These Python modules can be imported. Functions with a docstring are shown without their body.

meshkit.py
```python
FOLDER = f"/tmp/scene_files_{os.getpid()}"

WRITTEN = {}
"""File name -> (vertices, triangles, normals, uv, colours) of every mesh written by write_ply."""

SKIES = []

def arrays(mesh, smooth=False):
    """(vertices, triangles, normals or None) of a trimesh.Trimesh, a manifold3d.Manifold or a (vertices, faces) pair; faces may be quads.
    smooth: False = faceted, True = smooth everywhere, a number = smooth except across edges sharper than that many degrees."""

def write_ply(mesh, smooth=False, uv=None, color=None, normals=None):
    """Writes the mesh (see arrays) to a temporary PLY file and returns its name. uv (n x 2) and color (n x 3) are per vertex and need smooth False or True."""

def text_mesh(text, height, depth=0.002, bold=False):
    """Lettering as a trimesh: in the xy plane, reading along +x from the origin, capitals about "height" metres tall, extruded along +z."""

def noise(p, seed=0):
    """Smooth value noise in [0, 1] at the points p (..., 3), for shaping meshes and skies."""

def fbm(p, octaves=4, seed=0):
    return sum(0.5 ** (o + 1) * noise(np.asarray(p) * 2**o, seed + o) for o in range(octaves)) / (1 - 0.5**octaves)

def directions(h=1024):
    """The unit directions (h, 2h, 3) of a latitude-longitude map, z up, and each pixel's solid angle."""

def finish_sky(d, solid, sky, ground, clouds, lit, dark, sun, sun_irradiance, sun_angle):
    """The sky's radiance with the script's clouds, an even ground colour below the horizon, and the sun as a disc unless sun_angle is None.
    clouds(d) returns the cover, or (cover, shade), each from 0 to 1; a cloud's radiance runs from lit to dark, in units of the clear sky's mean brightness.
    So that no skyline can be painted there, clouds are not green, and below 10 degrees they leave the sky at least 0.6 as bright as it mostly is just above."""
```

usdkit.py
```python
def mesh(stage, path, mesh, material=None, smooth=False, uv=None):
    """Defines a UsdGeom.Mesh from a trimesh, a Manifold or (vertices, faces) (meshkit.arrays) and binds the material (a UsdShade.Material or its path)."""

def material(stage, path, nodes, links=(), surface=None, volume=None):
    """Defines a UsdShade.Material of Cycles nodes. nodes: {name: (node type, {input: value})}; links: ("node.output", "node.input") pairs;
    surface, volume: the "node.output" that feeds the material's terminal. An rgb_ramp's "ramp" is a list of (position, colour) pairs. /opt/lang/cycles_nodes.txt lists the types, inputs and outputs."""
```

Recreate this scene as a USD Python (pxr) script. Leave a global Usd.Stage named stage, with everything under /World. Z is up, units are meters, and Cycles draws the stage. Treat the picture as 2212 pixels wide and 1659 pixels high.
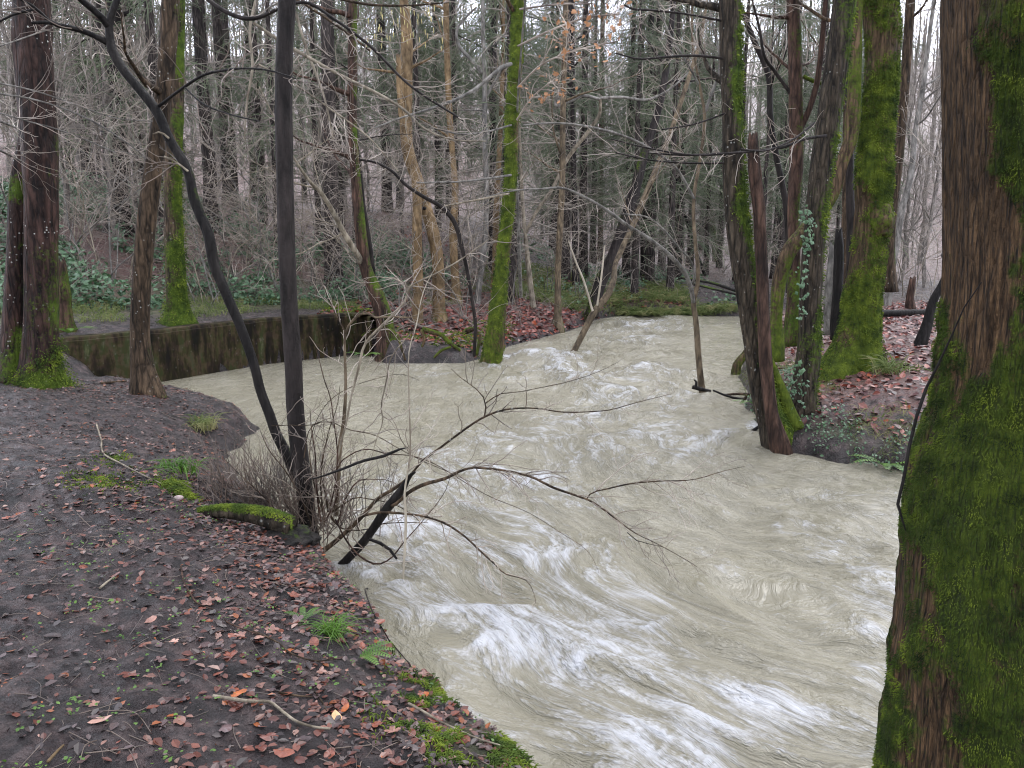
import math, numpy as np, trimesh, shapely, usdkit, meshkit
from scipy.interpolate import PchipInterpolator
from pxr import Usd, UsdGeom, UsdLux, UsdShade, Gf, Sdf, Vt

stage = Usd.Stage.CreateInMemory()
UsdGeom.SetStageUpAxis(stage, 'Z')
UsdGeom.Xform.Define(stage, '/World')
# ------------------------------------------------------------------ camera, sky, sun, exposure
F, PITCH, EYE = 1736.0, math.radians(9.45), 2.4          # focal length in units of a 2212 px wide picture
cam = UsdGeom.Camera.Define(stage, '/World/camera')
cam.CreateHorizontalApertureAttr(36.0); cam.CreateVerticalApertureAttr(27.0)
cam.CreateFocalLengthAttr(36.0 * F / 2212); cam.CreateClippingRangeAttr(Gf.Vec2f(0.05, 1500))
cam.AddTranslateOp().Set(Gf.Vec3d(0, 0, EYE)); cam.AddRotateXOp().Set(90 - math.degrees(PITCH))
cam.CreateExposureAttr(1.5)
SUN_EL, SUN_ROT = math.radians(58), math.radians(35)
sky = UsdLux.DomeLight.Define(stage, '/World/sky')
_m = usdkit.material(stage, '/World/Looks/sky', {
    's': ('sky_texture', {'sky_type': 'single_scattering', 'sun_disc': False, 'sun_elevation': SUN_EL, 'sun_rotation': SUN_ROT}),
    'tc': ('texture_coordinate', {}), 'n': ('noise_texture', {'scale': 2.2, 'detail': 5.0}),
    'cl': ('rgb_ramp', {'ramp': [(0.3, (7.8, 8.2, 9.6)), (0.7, (10.8, 11.1, 12.2))]}),
    'mx': ('mix_color', {'fac': 0.9, 'use_clamp': False}), 'bg': ('background_shader', {'strength': 0.11})},
    [('tc.generated', 'n.vector'), ('n.fac', 'cl.fac'), ('cl.color', 'mx.b'), ('s.color', 'mx.a'), ('mx.result', 'bg.color')], surface='bg.background')
UsdShade.MaterialBindingAPI.Apply(sky.GetPrim()).Bind(_m)
sky.GetPrim().SetCustomDataByKey('kind', 'structure')
sun = UsdLux.DistantLight.Define(stage, '/World/sun')
sun.CreateIntensityAttr(0.22); sun.CreateAngleAttr(40.0); sun.CreateNormalizeAttr(True); sun.CreateColorAttr(Gf.Vec3f(1, .97, .92))
sun.AddRotateZOp().Set(-math.degrees(SUN_ROT)); sun.AddRotateXOp().Set(-(90 - math.degrees(SUN_EL)))

# ------------------------------------------------------------------ helpers
rng = np.random.default_rng(7)
cp, sp = math.cos(PITCH), math.sin(PITCH)
def rays(px, py):
    a, b = (np.asarray(px, float) - 1106) / F, (829.5 - np.asarray(py, float)) / F
    return np.stack([a, cp + b * sp, -sp + b * cp], -1)
def at(px, py, Y):
    d = rays(px, py); return d * (np.asarray(Y) / d[..., 1])[..., None] + [0, 0, EYE]
def gp(px, py, z=0.0):
    d = rays(px, py); return d * ((z - EYE) / d[..., 2])[..., None] + [0, 0, EYE]
def fbm(p, oct=4, seed=0, gain=.5):
    p = np.asarray(p, float); o, a, t = 0, 1.0, 0
    for k in range(oct):
        o = o + a * meshkit.noise(p * 2.03 ** k + 17.3 * k, seed + k); t += a; a *= gain
    return o / t
def sm(x, a=0., b=1.):
    t = np.clip((x - a) / (b - a), 0, 1); return t * t * (3 - 2 * t)
def P3(x, y, z=0.): 
    return np.stack(np.broadcast_arrays(np.asarray(x, float), y, z), -1)
OX, OY = [0, 547.2, 1094.4, 1635.8], [0, 403.2, 806.4, 1226.9]
def tl(c, r, L):                                  # points read off an enlarged piece of the photograph
    return [(OX[c] + p[0] * .2604, OY[r] + p[1] * .2604, (p[2] if len(p) > 2 else 10) * .2604) for p in L]

used = {}
def numbered(parent, name):
    k = (parent, name); n = used.get(k, 0); used[k] = n + 1
    return f'{parent}/{name}' if n == 0 else f'{parent}/{name}_{n:03d}'
def tag(prim, label=None, cat=None, group=None, kind=None):
    for k, v in (('label', label), ('category', cat), ('group', group), ('kind', kind)):
        if v: prim.SetCustomDataByKey(k, v)
    return prim
def thing(name, label, cat, group=None, loc=None):
    x = UsdGeom.Xform.Define(stage, numbered('/World', name))
    if loc is not None: x.AddTranslateOp().Set(Gf.Vec3d(*map(float, loc)))
    tag(x.GetPrim(), label, cat, group); return x.GetPrim()
def path_of(parent): return '/World' if parent is None else str(parent.GetPath())
def origin(parent):
    if parent is None: return np.zeros(3)
    t = parent
    while str(t.GetPath()).count('/') > 2: t = t.GetParent()
    a = t.GetAttribute('xformOp:translate'); v = a.Get() if a else None
    return np.zeros(3) if v is None else np.array(v)
def put(name, mesh, mat, parent=None, smooth=True, pv=None, uv=None, **kw):
    v, f = mesh
    m = usdkit.mesh(stage, numbered(path_of(parent), name), (np.asarray(v) - origin(parent), f), MAT[mat], smooth=smooth, uv=uv)
    for k, a in (pv or {}).items():
        a = np.asarray(a, np.float32)
        if a.ndim == 2: UsdGeom.PrimvarsAPI(m).CreatePrimvar(k, Sdf.ValueTypeNames.Color3fArray, 'vertex').Set(Vt.Vec3fArray.FromNumpy(a))
        else: UsdGeom.PrimvarsAPI(m).CreatePrimvar(k, Sdf.ValueTypeNames.FloatArray, 'vertex').Set(Vt.FloatArray.FromNumpy(a))
    return tag(m.GetPrim(), **kw)
def curves(name, strands, mat, parent=None, **kw):
    """strands: list of (points, radii)"""
    if not strands: return
    p = np.vstack([s[0] for s in strands]) - origin(parent)
    w = np.concatenate([np.broadcast_to(s[1], (len(s[0]),)) for s in strands]) * 2
    c = UsdGeom.BasisCurves.Define(stage, numbered(path_of(parent), name)); c.CreateTypeAttr('linear')
    c.CreatePointsAttr(Vt.Vec3fArray.FromNumpy(p.astype(np.float32)))
    c.CreateCurveVertexCountsAttr(Vt.IntArray.FromNumpy(np.array([len(s[0]) for s in strands], np.int32)))
    c.CreateWidthsAttr(Vt.FloatArray.FromNumpy(w.astype(np.float32))); c.SetWidthsInterpolation('vertex')
    UsdShade.MaterialBindingAPI.Apply(c.GetPrim()).Bind(MAT[mat])
    return tag(c.GetPrim(), **kw)

# ------------------------------------------------------------------ materials
MAT = {}
def bark(name, c0, c1, moss0=(.014, .028, .006), moss1=(.085, .125, .014), rough=.75, scale=9., stretch=.22, flecks=0., fleck_c=(.45, .45, .42), bump=.6, crack=.6):
    n = {'g': ('texture_coordinate', {}), 'mp': ('mapping', {'scale': (scale, scale, scale * stretch)}),
         'n1': ('noise_texture', {'scale': 1.6, 'detail': 6., 'roughness': .65}), 'r1': ('rgb_ramp', {'ramp': [(.38, c0), (.62, c1)]}),
         'n2': ('noise_texture', {'scale': 1.3, 'detail': 3.}), 'r2': ('rgb_ramp', {'ramp': [(.3, (.62, .62, .62)), (.7, (1.25, 1.22, 1.18))]}),
         'mu': ('mix_color', {'blend_type': 'multiply', 'fac': 1., 'use_clamp': False}),
         'vf': ('voronoi_texture', {'scale': 16.}), 'rf': ('rgb_ramp', {'ramp': [(.12, (1, 1, 1)), (.2, (0, 0, 0))]}),
         'nf': ('noise_texture', {'scale': 3., 'detail': 2.}), 'mf': ('map_range', {'from_min': .5, 'from_max': .62, 'to_max': flecks, 'clamp': True}),
         'ff': ('math', {'math_type': 'multiply'}), 'fx': ('mix_color', {'b': fleck_c}), 'cm': ('mapping', {'scale': (scale * 1.7, scale * 1.7, scale * stretch * 1.5)}), 'cv': ('voronoi_texture', {'feature': 'distance_to_edge', 'scale': 1., 'detail': 1.}), 'cr': ('rgb_ramp', {'ramp': [(0., (1 - crack, 1 - crack, 1 - crack)), (.16, (1, 1, 1))]}), 'cx': ('mix_color', {'blend_type': 'multiply', 'fac': 1.}),
         'at': ('attribute', {'attribute': 'moss'}), 'nm': ('noise_texture', {'scale': 24., 'detail': 5., 'roughness': .7}),
         'ms': ('math', {'math_type': 'subtract', 'value2': .5}), 'ma': ('math', {'math_type': 'multiply_add', 'value2': 1.3}),
         'mr': ('map_range', {'from_min': .36, 'from_max': .62, 'clamp': True}),
         'nc': ('noise_texture', {'scale': 7., 'detail': 6., 'roughness': .7}), 'rc': ('rgb_ramp', {'ramp': [(.3, moss0), (.52, tuple(.5 * (np.array(moss0) + np.array(moss1)))), (.72, moss1)]}),
         'mx': ('mix_color', {}), 'hb': ('math', {'math_type': 'multiply_add', 'value2': .6}), 'hc': ('math', {'math_type': 'multiply_add', 'value2': crack * 1.2}), 'hd': ('map_range', {'from_max': .16, 'clamp': True}),
         'b': ('bump', {'strength': bump, 'distance': .03}), 'rr': ('map_range', {'to_min': rough, 'to_max': .95}), 'p': ('principled_bsdf', {'specular_ior_level': .15})}
    l = [('g.object', 'mp.vector'), ('mp.vector', 'n1.vector'), ('n1.fac', 'r1.fac'), ('g.object', 'n2.vector'), ('n2.fac', 'r2.fac'), ('r1.color', 'mu.a'), ('r2.color', 'mu.b'),
         ('g.object', 'vf.vector'), ('vf.distance', 'rf.fac'), ('g.object', 'nf.vector'), ('nf.fac', 'mf.value'), ('rf.color', 'ff.value1'), ('mf.result', 'ff.value2'), ('ff.value', 'fx.fac'), ('g.object', 'cm.vector'), ('cm.vector', 'cv.vector'), ('cv.distance', 'cr.fac'), ('mu.result', 'cx.a'), ('cr.color', 'cx.b'), ('cx.result', 'fx.a'),
         ('g.object', 'nm.vector'), ('nm.fac', 'ms.value1'), ('ms.value', 'ma.value1'), ('at.fac', 'ma.value3'), ('ma.value', 'mr.value'), ('g.object', 'nc.vector'), ('nc.fac', 'rc.fac'),
         ('fx.result', 'mx.a'), ('rc.color', 'mx.b'), ('mr.result', 'mx.fac'), ('mx.result', 'p.base_color'), ('mr.result', 'rr.value'), ('rr.result', 'p.roughness'),
         ('nm.fac', 'hb.value1'), ('n1.fac', 'hb.value3'), ('cv.distance', 'hd.value'), ('hd.result', 'hc.value1'), ('hb.value', 'hc.value3'), ('hc.value', 'b.height'), ('b.normal', 'p.normal')]
    MAT[name] = usdkit.material(stage, '/World/Looks/' + name, n, l, surface='p.BSDF')
bark('bark_red', (.009, .0055, .005), (.066, .036, .029), flecks=.8, rough=.6)
bark('bark_brown', (.017, .012, .008), (.105, .072, .046), flecks=.5)
bark('bark_dark', (.008, .0065, .006), (.032, .026, .0245), rough=.65, scale=7., crack=.25)
bark('bark_black', (.004, .0035, .0035), (.017, .0145, .0135), rough=.6, crack=.3)
bark('bark_ochre', (.075, .050, .026), (.20, .14, .078), scale=5., stretch=.5, bump=.25, crack=.15)
bark('bark_pale', (.10, .083, .062), (.29, .255, .20), scale=7., stretch=.4, bump=.3, crack=.2)
bark('bark_stem', (.045, .034, .023), (.165, .128, .085), scale=7., stretch=.35, bump=.4, crack=.3)
bark('bark_oak', (.013, .0105, .008), (.075, .059, .042), scale=10., stretch=.2, bump=.9, flecks=.4)
bark('bark_grey', (.07, .066, .060), (.21, .20, .185), scale=6., stretch=.4, bump=.3, flecks=.3, crack=.2)
bark('bark_russet', (.024, .014, .011), (.10, .058, .042), scale=7.)
bark('bark_mossy', (.04, .028, .018), (.13, .085, .05), moss0=(.016, .028, .006), moss1=(.108, .142, .016), scale=11., stretch=.15)
bark('bark_near', (.030, .018, .010), (.185, .112, .058), moss0=(.009, .018, .004), moss1=(.10, .138, .014), crack=.35, scale=42., stretch=.13, flecks=0., bump=1.3)
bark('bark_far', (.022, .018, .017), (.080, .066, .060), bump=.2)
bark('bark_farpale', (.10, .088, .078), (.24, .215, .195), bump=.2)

def plain(name, ramp, scale=3., rough=.6, spec=.4, trans=0., attr=None, detail=3., coord='object'):
    n = {'g': ('texture_coordinate', {}), 'n': ('noise_texture', {'scale': scale, 'detail': detail}), 'r': ('rgb_ramp', {'ramp': ramp}),
         'p': ('principled_bsdf', {'roughness': rough, 'specular_ior_level': spec})}
    l = [('g.' + coord, 'n.vector'), ('n.fac', 'r.fac')]
    src = 'r.color'
    if attr:
        n['a'] = ('attribute', {'attribute': attr}); n['m'] = ('mix_color', {'blend_type': 'multiply', 'fac': 1., 'use_clamp': False})
        l += [('a.color', 'm.a'), ('r.color', 'm.b')]; src = 'm.result'
    l.append((src, 'p.base_color')); out = 'p.BSDF'
    if trans:
        n['t'] = ('translucent_bsdf', {}); n['x'] = ('mix_closure', {'fac': trans}); l += [(src, 't.color'), ('p.BSDF', 'x.closure1'), ('t.BSDF', 'x.closure2')]; out = 'x.closure'
    MAT[name] = usdkit.material(stage, '/World/Looks/' + name, n, l, surface=out)
plain('twig', [(.35, (.055, .040, .032)), (.5, (.17, .135, .105)), (.68, (.36, .31, .26))], 1.7, .45, .6)
plain('twig_pale', [(.35, (.13, .105, .075)), (.65, (.38, .335, .26))], 1.2, .5, .5)
plain('twig_dark', [(.35, (.025, .018, .015)), (.65, (.13, .092, .068))], 2.2, .45, .6)
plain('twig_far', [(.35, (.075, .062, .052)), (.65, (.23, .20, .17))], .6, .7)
plain('needles', [(.32, (.026, .038, .018)), (.52, (.064, .084, .043)), (.72, (.135, .158, .085))], .9, .6, .4)
plain('leaf', [(.3, (.75, .75, .75)), (.7, (1.2, 1.15, 1.1))], 30., .36, .35, attr='tint')
plain('leaf_hung', [(.3, (.22, .10, .045)), (.7, (.42, .22, .11))], 9., .5, .4, trans=.35)
plain('ivy', [(.3, (.026, .062, .030)), (.7, (.080, .15, .070))], 3., .4, .45)
plain('fern', [(.3, (.030, .075, .012)), (.7, (.09, .18, .022))], 6., .5, .4, trans=.25)
plain('grass', [(.3, (.045, .075, .016)), (.55, (.12, .145, .045)), (.75, (.28, .24, .12))], 2.4, .6, .3, trans=.2)
plain('moss', [(.34, (.015, .030, .006)), (.5, (.055, .086, .010)), (.68, (.15, .19, .020))], 7., .9, .2, detail=5.)
plain('moss_near', [(.34, (.006, .014, .003)), (.5, (.034, .058, .008)), (.66, (.13, .170, .018))], 13., .9, .15, detail=6.)
plain('wood_cut', [(.3, (.12, .07, .035)), (.7, (.34, .20, .10))], 12., .7)
plain('stone', [(.3, (.22, .16, .15)), (.7, (.36, .29, .28))], 14., .6)
plain('catkin', [(.3, (.30, .26, .10)), (.7, (.45, .38, .16))], 8., .7)

def concrete():
    n = {'g': ('texture_coordinate', {}), 'm1': ('mapping', {'scale': (2.2, 2.2, .5)}), 'n1': ('noise_texture', {'scale': 1.9, 'detail': 6., 'roughness': .65}),
         'r1': ('rgb_ramp', {'ramp': [(.38, (.006, .0045, .0035)), (.47, (.020, .013, .008)), (.55, (.048, .033, .018)), (.62, (.036, .038, .018)), (.70, (.10, .085, .058))]}),
         'n2': ('noise_texture', {'scale': 9., 'detail': 5.}), 'r2': ('rgb_ramp', {'ramp': [(.42, (1, 1, 1)), (.55, (.55, .75, .40))]}), 'mu': ('mix_color', {'blend_type': 'multiply', 'fac': .8}),
         'v': ('voronoi_texture', {'scale': 7.}), 'rv': ('rgb_ramp', {'ramp': [(.10, (1, 1, 1)), (.16, (0, 0, 0))]}), 'fx': ('mix_color', {'b': (.23, .22, .19)}), 'fm': ('math', {'math_type': 'multiply', 'value2': .12}),
         'b': ('bump', {'strength': .5, 'distance': .02}), 'p': ('principled_bsdf', {'roughness': .7, 'specular_ior_level': .12})}
    MAT['concrete'] = usdkit.material(stage, '/World/Looks/concrete', n, [('g.object', 'm1.vector'), ('m1.vector', 'n1.vector'), ('n1.fac', 'r1.fac'), ('g.object', 'n2.vector'), ('n2.fac', 'r2.fac'), ('r1.color', 'mu.a'), ('r2.color', 'mu.b'),
        ('g.object', 'v.vector'), ('v.distance', 'rv.fac'), ('rv.color', 'fm.value1'), ('fm.value', 'fx.fac'), ('mu.result', 'fx.a'), ('fx.result', 'p.base_color'), ('n2.fac', 'b.height'), ('b.normal', 'p.normal')], surface='p.BSDF')
concrete()

def ground_mat():
    n = {'g': ('texture_coordinate', {}),
         'n1': ('noise_texture', {'scale': 7., 'detail': 8., 'roughness': .7}), 'mud': ('rgb_ramp', {'ramp': [(.36, (.004, .003, .0032)), (.5, (.020, .0145, .0148)), (.62, (.068, .049, .047))]}),
         'v': ('voronoi_texture', {'scale': 14., 'detail': 1.}), 'lc': ('rgb_ramp', {'ramp': [(.0, (.03, .018, .017)), (.25, (.11, .050, .042)), (.5, (.05, .030, .028)), (.75, (.15, .085, .072)), (1., (.08, .04, .032))]}),
         'sc': ('separate_color', {}), 'la': ('attribute', {'attribute': 'leafy'}), 'n3': ('noise_texture', {'scale': 3.5, 'detail': 6., 'roughness': .7}), 'ml': ('math', {'math_type': 'add'}), 'mlr': ('map_range', {'from_min': .95, 'from_max': 1.25, 'clamp': True}),
         'x1': ('mix_color', {}), 'ga': ('attribute', {'attribute': 'grassy'}), 'n4': ('noise_texture', {'scale': 2.1, 'detail': 7., 'roughness': .7}), 'mg': ('math', {'math_type': 'add'}), 'mgr': ('map_range', {'from_min': .85, 'from_max': 1.15, 'clamp': True}),
         'gc': ('rgb_ramp', {'ramp': [(.3, (.020, .024, .012)), (.5, (.050, .052, .026)), (.7, (.115, .092, .058))]}), 'n5': ('noise_texture', {'scale': 5., 'detail': 5.}), 'x2': ('mix_color', {}),
         'n6': ('noise_texture', {'scale': 38., 'detail': 5., 'roughness': .7}), 'hb': ('math', {'math_type': 'multiply_add', 'value2': .7}), 'b': ('bump', {'strength': 1., 'distance': .05}),
         'rr': ('map_range', {'from_min': .35, 'from_max': .65, 'to_min': .10, 'to_max': .55, 'clamp': True}), 'n7': ('noise_texture', {'scale': 5., 'detail': 6., 'roughness': .65}), 'wa': ('attribute', {'attribute': 'wet'}), 'wx': ('mix_color', {'blend_type': 'multiply', 'b': (.38, .36, .36)}), 'p': ('principled_bsdf', {'specular_ior_level': .42})}
    l = [('g.object', x + '.vector') for x in ('n1', 'v', 'n3', 'n4', 'n5', 'n6', 'n7')] + [('n1.fac', 'mud.fac'), ('v.color', 'sc.color'), ('sc.r', 'lc.fac'), ('la.fac', 'ml.value1'), ('n3.fac', 'ml.value2'), ('ml.value', 'mlr.value'), ('mlr.result', 'x1.fac'), ('mud.color', 'x1.a'), ('lc.color', 'x1.b'),
         ('ga.fac', 'mg.value1'), ('n4.fac', 'mg.value2'), ('mg.value', 'mgr.value'), ('n5.fac', 'gc.fac'), ('mgr.result', 'x2.fac'), ('x1.result', 'x2.a'), ('gc.color', 'x2.b'), ('x2.result', 'wx.a'), ('wa.fac', 'wx.fac'), ('wx.result', 'p.base_color'),
         ('n6.fac', 'hb.value1'), ('n1.fac', 'hb.value3'), ('hb.value', 'b.height'), ('b.normal', 'p.normal'), ('n7.fac', 'rr.value'), ('rr.result', 'p.roughness')]
    MAT['ground'] = usdkit.material(stage, '/World/Looks/ground', n, l, surface='p.BSDF')
ground_mat()

def water_mat():
    n = {'u': ('uvmap', {'attribute': 'st'}), 'm1': ('mapping', {'scale': (1.6, 4.6, 1.)}), 'm2': ('mapping', {'scale': (7., 17., 1.)}), 'm3': ('mapping', {'scale': (24., 60., 1.)}),
         'n1': ('noise_texture', {'scale': 1., 'detail': 5., 'roughness': .6, 'distortion': 1.4}), 'n2': ('noise_texture', {'scale': 1., 'detail': 4., 'roughness': .6, 'distortion': 1.2}), 'n3': ('noise_texture', {'scale': 1., 'detail': 3., 'roughness': .6, 'distortion': .6}),
         'fa': ('attribute', {'attribute': 'foam'}),
         's1': ('math', {'math_type': 'subtract', 'value2': .5}), 'a1': ('math', {'math_type': 'multiply_add', 'value2': 1.5}), 's2': ('math', {'math_type': 'subtract', 'value2': .5}), 'a2': ('math', {'math_type': 'multiply_add', 'value2': 1.7}),
         's3': ('math', {'math_type': 'subtract', 'value2': .5}), 'a3': ('math', {'math_type': 'multiply_add', 'value2': 1.1}), 'mr': ('map_range', {'from_min': .22, 'from_max': 1.1, 'to_max': .95, 'clamp': True}),
         'tu': ('rgb_ramp', {'ramp': [(.3, (.148, .136, .098)), (.7, (.198, .183, .140))]}), 'x': ('mix_color', {'b': (.40, .405, .425)}),
         'h1': ('math', {'math_type': 'multiply_add', 'value2': .45}), 'h2': ('math', {'math_type': 'multiply_add', 'value2': .09}), 'b': ('bump', {'strength': .85, 'distance': .09}), 'rr': ('map_range', {'to_min': .05, 'to_max': .5}), 'p': ('principled_bsdf', {'ior': 1.33, 'specular_ior_level': .6})}
    l = [('u.UV', 'm1.vector'), ('u.UV', 'm2.vector'), ('u.UV', 'm3.vector'), ('m1.vector', 'n1.vector'), ('m2.vector', 'n2.vector'), ('m3.vector', 'n3.vector'),
         ('n1.fac', 's1.value1'), ('s1.value', 'a1.value1'), ('fa.fac', 'a1.value3'), ('n2.fac', 's2.value1'), ('s2.value', 'a2.value1'), ('a1.value', 'a2.value3'), ('n3.fac', 's3.value1'), ('s3.value', 'a3.value1'), ('a2.value', 'a3.value3'), ('a3.value', 'mr.value'),
         ('n1.fac', 'tu.fac'), ('tu.color', 'x.a'), ('mr.result', 'x.fac'), ('x.result', 'p.base_color'), ('mr.result', 'rr.value'), ('rr.result', 'p.roughness'),
         ('n2.fac', 'h1.value1'), ('n1.fac', 'h1.value3'), ('n3.fac', 'h2.value1'), ('h1.value', 'h2.value3'), ('h2.value', 'b.height'), ('b.normal', 'p.normal')]
    MAT['water'] = usdkit.material(stage, '/World/Looks/water', n, l, surface='p.BSDF')
water_mat()

# ------------------------------------------------------------------ the river's outline and the ground
WALL = gp([60, 346, 576, 776, 812], [868, 825, 786, 765, 772])[:, :2]
_left = np.vstack([[[.4, 2.72]], gp([1165, 1080, 960, 870, 830, 780, 715], [1659, 1580, 1500, 1420, 1340, 1280, 1235], .3)[:, :2] + [.07, .03],
                   gp([650, 600, 540, 497, 513, 535, 534, 482, 430, 370, 250], [1190, 1150, 1080, 1030, 990, 950, 916, 886, 872, 860, 856])[:, :2], [[-9.2, 12.6]]])
_far = gp([830, 900, 1000, 1060, 1100, 1150, 1230, 1270, 1290, 1350, 1450, 1550, 1625], [785, 785, 785, 770, 748, 735, 715, 700, 690, 680, 680, 683, 684])[:, :2]
_right = gp([1640, 1640, 1610, 1600, 1600, 1620, 1640, 1659, 1740, 1818, 1896, 1930], [695, 720, 760, 805, 830, 880, 920, 970, 983, 999, 1004, 1016])[:, :2]
RIVER = shapely.Polygon(np.vstack([[[8, -1.5], [6, .2], [4, 1.4], [2.6, 2.1], [1.8, 2.45], [.9, 2.45]], _left, WALL, _far, _right, [[4.7, 8.0], [6, 7], [8, 4.6], [11, 1]]])).buffer(0)
EDGE = RIVER.exterior
def sdist(x, y):
    d = shapely.distance(shapely.points(np.stack([np.ravel(x), np.ravel(y)], -1)), EDGE).reshape(np.shape(x))
    return np.where(shapely.contains_xy(RIVER, x, y), -d, d)
ANCH = np.array([[-1, 5.5, .33, .12, .85, 1.], [.1, 2.9, .30, .12, .82, 1.], [1.5, 1.8, .25, .12, .6, 1.], [-3.5, 9, .05, .3, .85, 1.1], [-5.5, 12.5, .05, .3, .72, 1.], [-2.2, 6.6, .34, .15, .88, .9],
                 [4, 9.3, .09, .15, .9, 1.35], [5, 14, .12, .2, .95, 1.3], [7, 26, .3, .2, 1., 2.], [4.5, 29.5, .42, .25, 1.15, 2.2], [8, 30, .12, .3, 1.0, 2.5], [1, 28, .30, .3, 1.15, 2.5], [0, 22, .08, .2, 1., 2.], [-2.4, 19.2, .05, .4, .62, 1.6],
                 [-5.2, 17.5, .88, .02, .97, .5], [-6.9, 15., .88, .02, .97, .5], [-8.6, 13.2, .88, .05, .97, .5], [-4, 19, .88, .02, .97, .5]])
NW = np.array([-.81, .58])
HOLLOW = gp(600, 1165, .2)[:2]
def terr(x, y):
    x, y = np.asarray(x, float), np.asarray(y, float)
    d = sdist(x, y); p = P3(x, y)
    rag = (fbm(p * 1.3, 3, 15) - .5) * .55 + (fbm(p * 5, 2, 16) - .5) * .16
    d = d + rag * sm(-y, -17, -12.5) * sm(np.abs(d), 1.6, .1) * np.where(y > 6.6, 1., .35)
    w = 1 / ((x[..., None] - ANCH[:, 0]) ** 2 + (y[..., None] - ANCH[:, 1]) ** 2 + .05) ** 2.2
    lip, lw, plat, ww = np.moveaxis((w @ ANCH[:, 2:]) / w.sum(-1)[..., None], -1, 0)
    land = lip * sm(d / lw) + (plat - lip) * (1 - np.exp(-np.maximum(d, 0) / ww))
    u = (x + 6.5) * NW[0] + (y - 14.65) * NW[1] - 2.6
    su = np.log1p(np.exp(np.clip(u * 1.5, -30, 30))) / 1.5
    hill = (.36 * np.minimum(su, 8) + .10 * np.maximum(su - 8, 0)) * sm(-x, -7, 3)
    hill = hill + .33 * np.maximum(y - 52, 0) * sm(y, 52, 72) + .10 * np.maximum(y - 34, 0) * sm(y, 34, 50) * sm(x, -2, 10) * .3
    land = land + hill
    p = P3(x, y)
    near = sm(d, 0, .5)
    land = land + near * ((fbm(p * .9, 3, 3) - .5) * .16 + (fbm(p * 5, 3, 5) - .5) * .055 + (fbm(p * 13, 3, 9) - .5) * .062)
    hx, hy = HOLLOW; land = land - .42 * np.exp(-(((x - hx) / .42) ** 2 + ((y - hy) / .26) ** 2))
    bed = -.7 * (1 - np.exp(d / .35))
    return np.where(d > 0, land, bed)
def stand(px, py, y0=1.6, y1=90.):
    """where the sight line through a pixel meets the ground (or the water)"""
    Y = np.geomspace(y0, y1, 160)
    for _ in range(2):
        q = at(np.full(len(Y), px), np.full(len(Y), py), Y); below = np.nonzero(q[:, 2] < np.maximum(terr(q[:, 0], q[:, 1]), 0))[0]
        if not len(below): return q[-1]
        k = below[0]; Y = np.linspace(Y[max(k - 1, 0)], Y[k], 14)
    return q[k]

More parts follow.
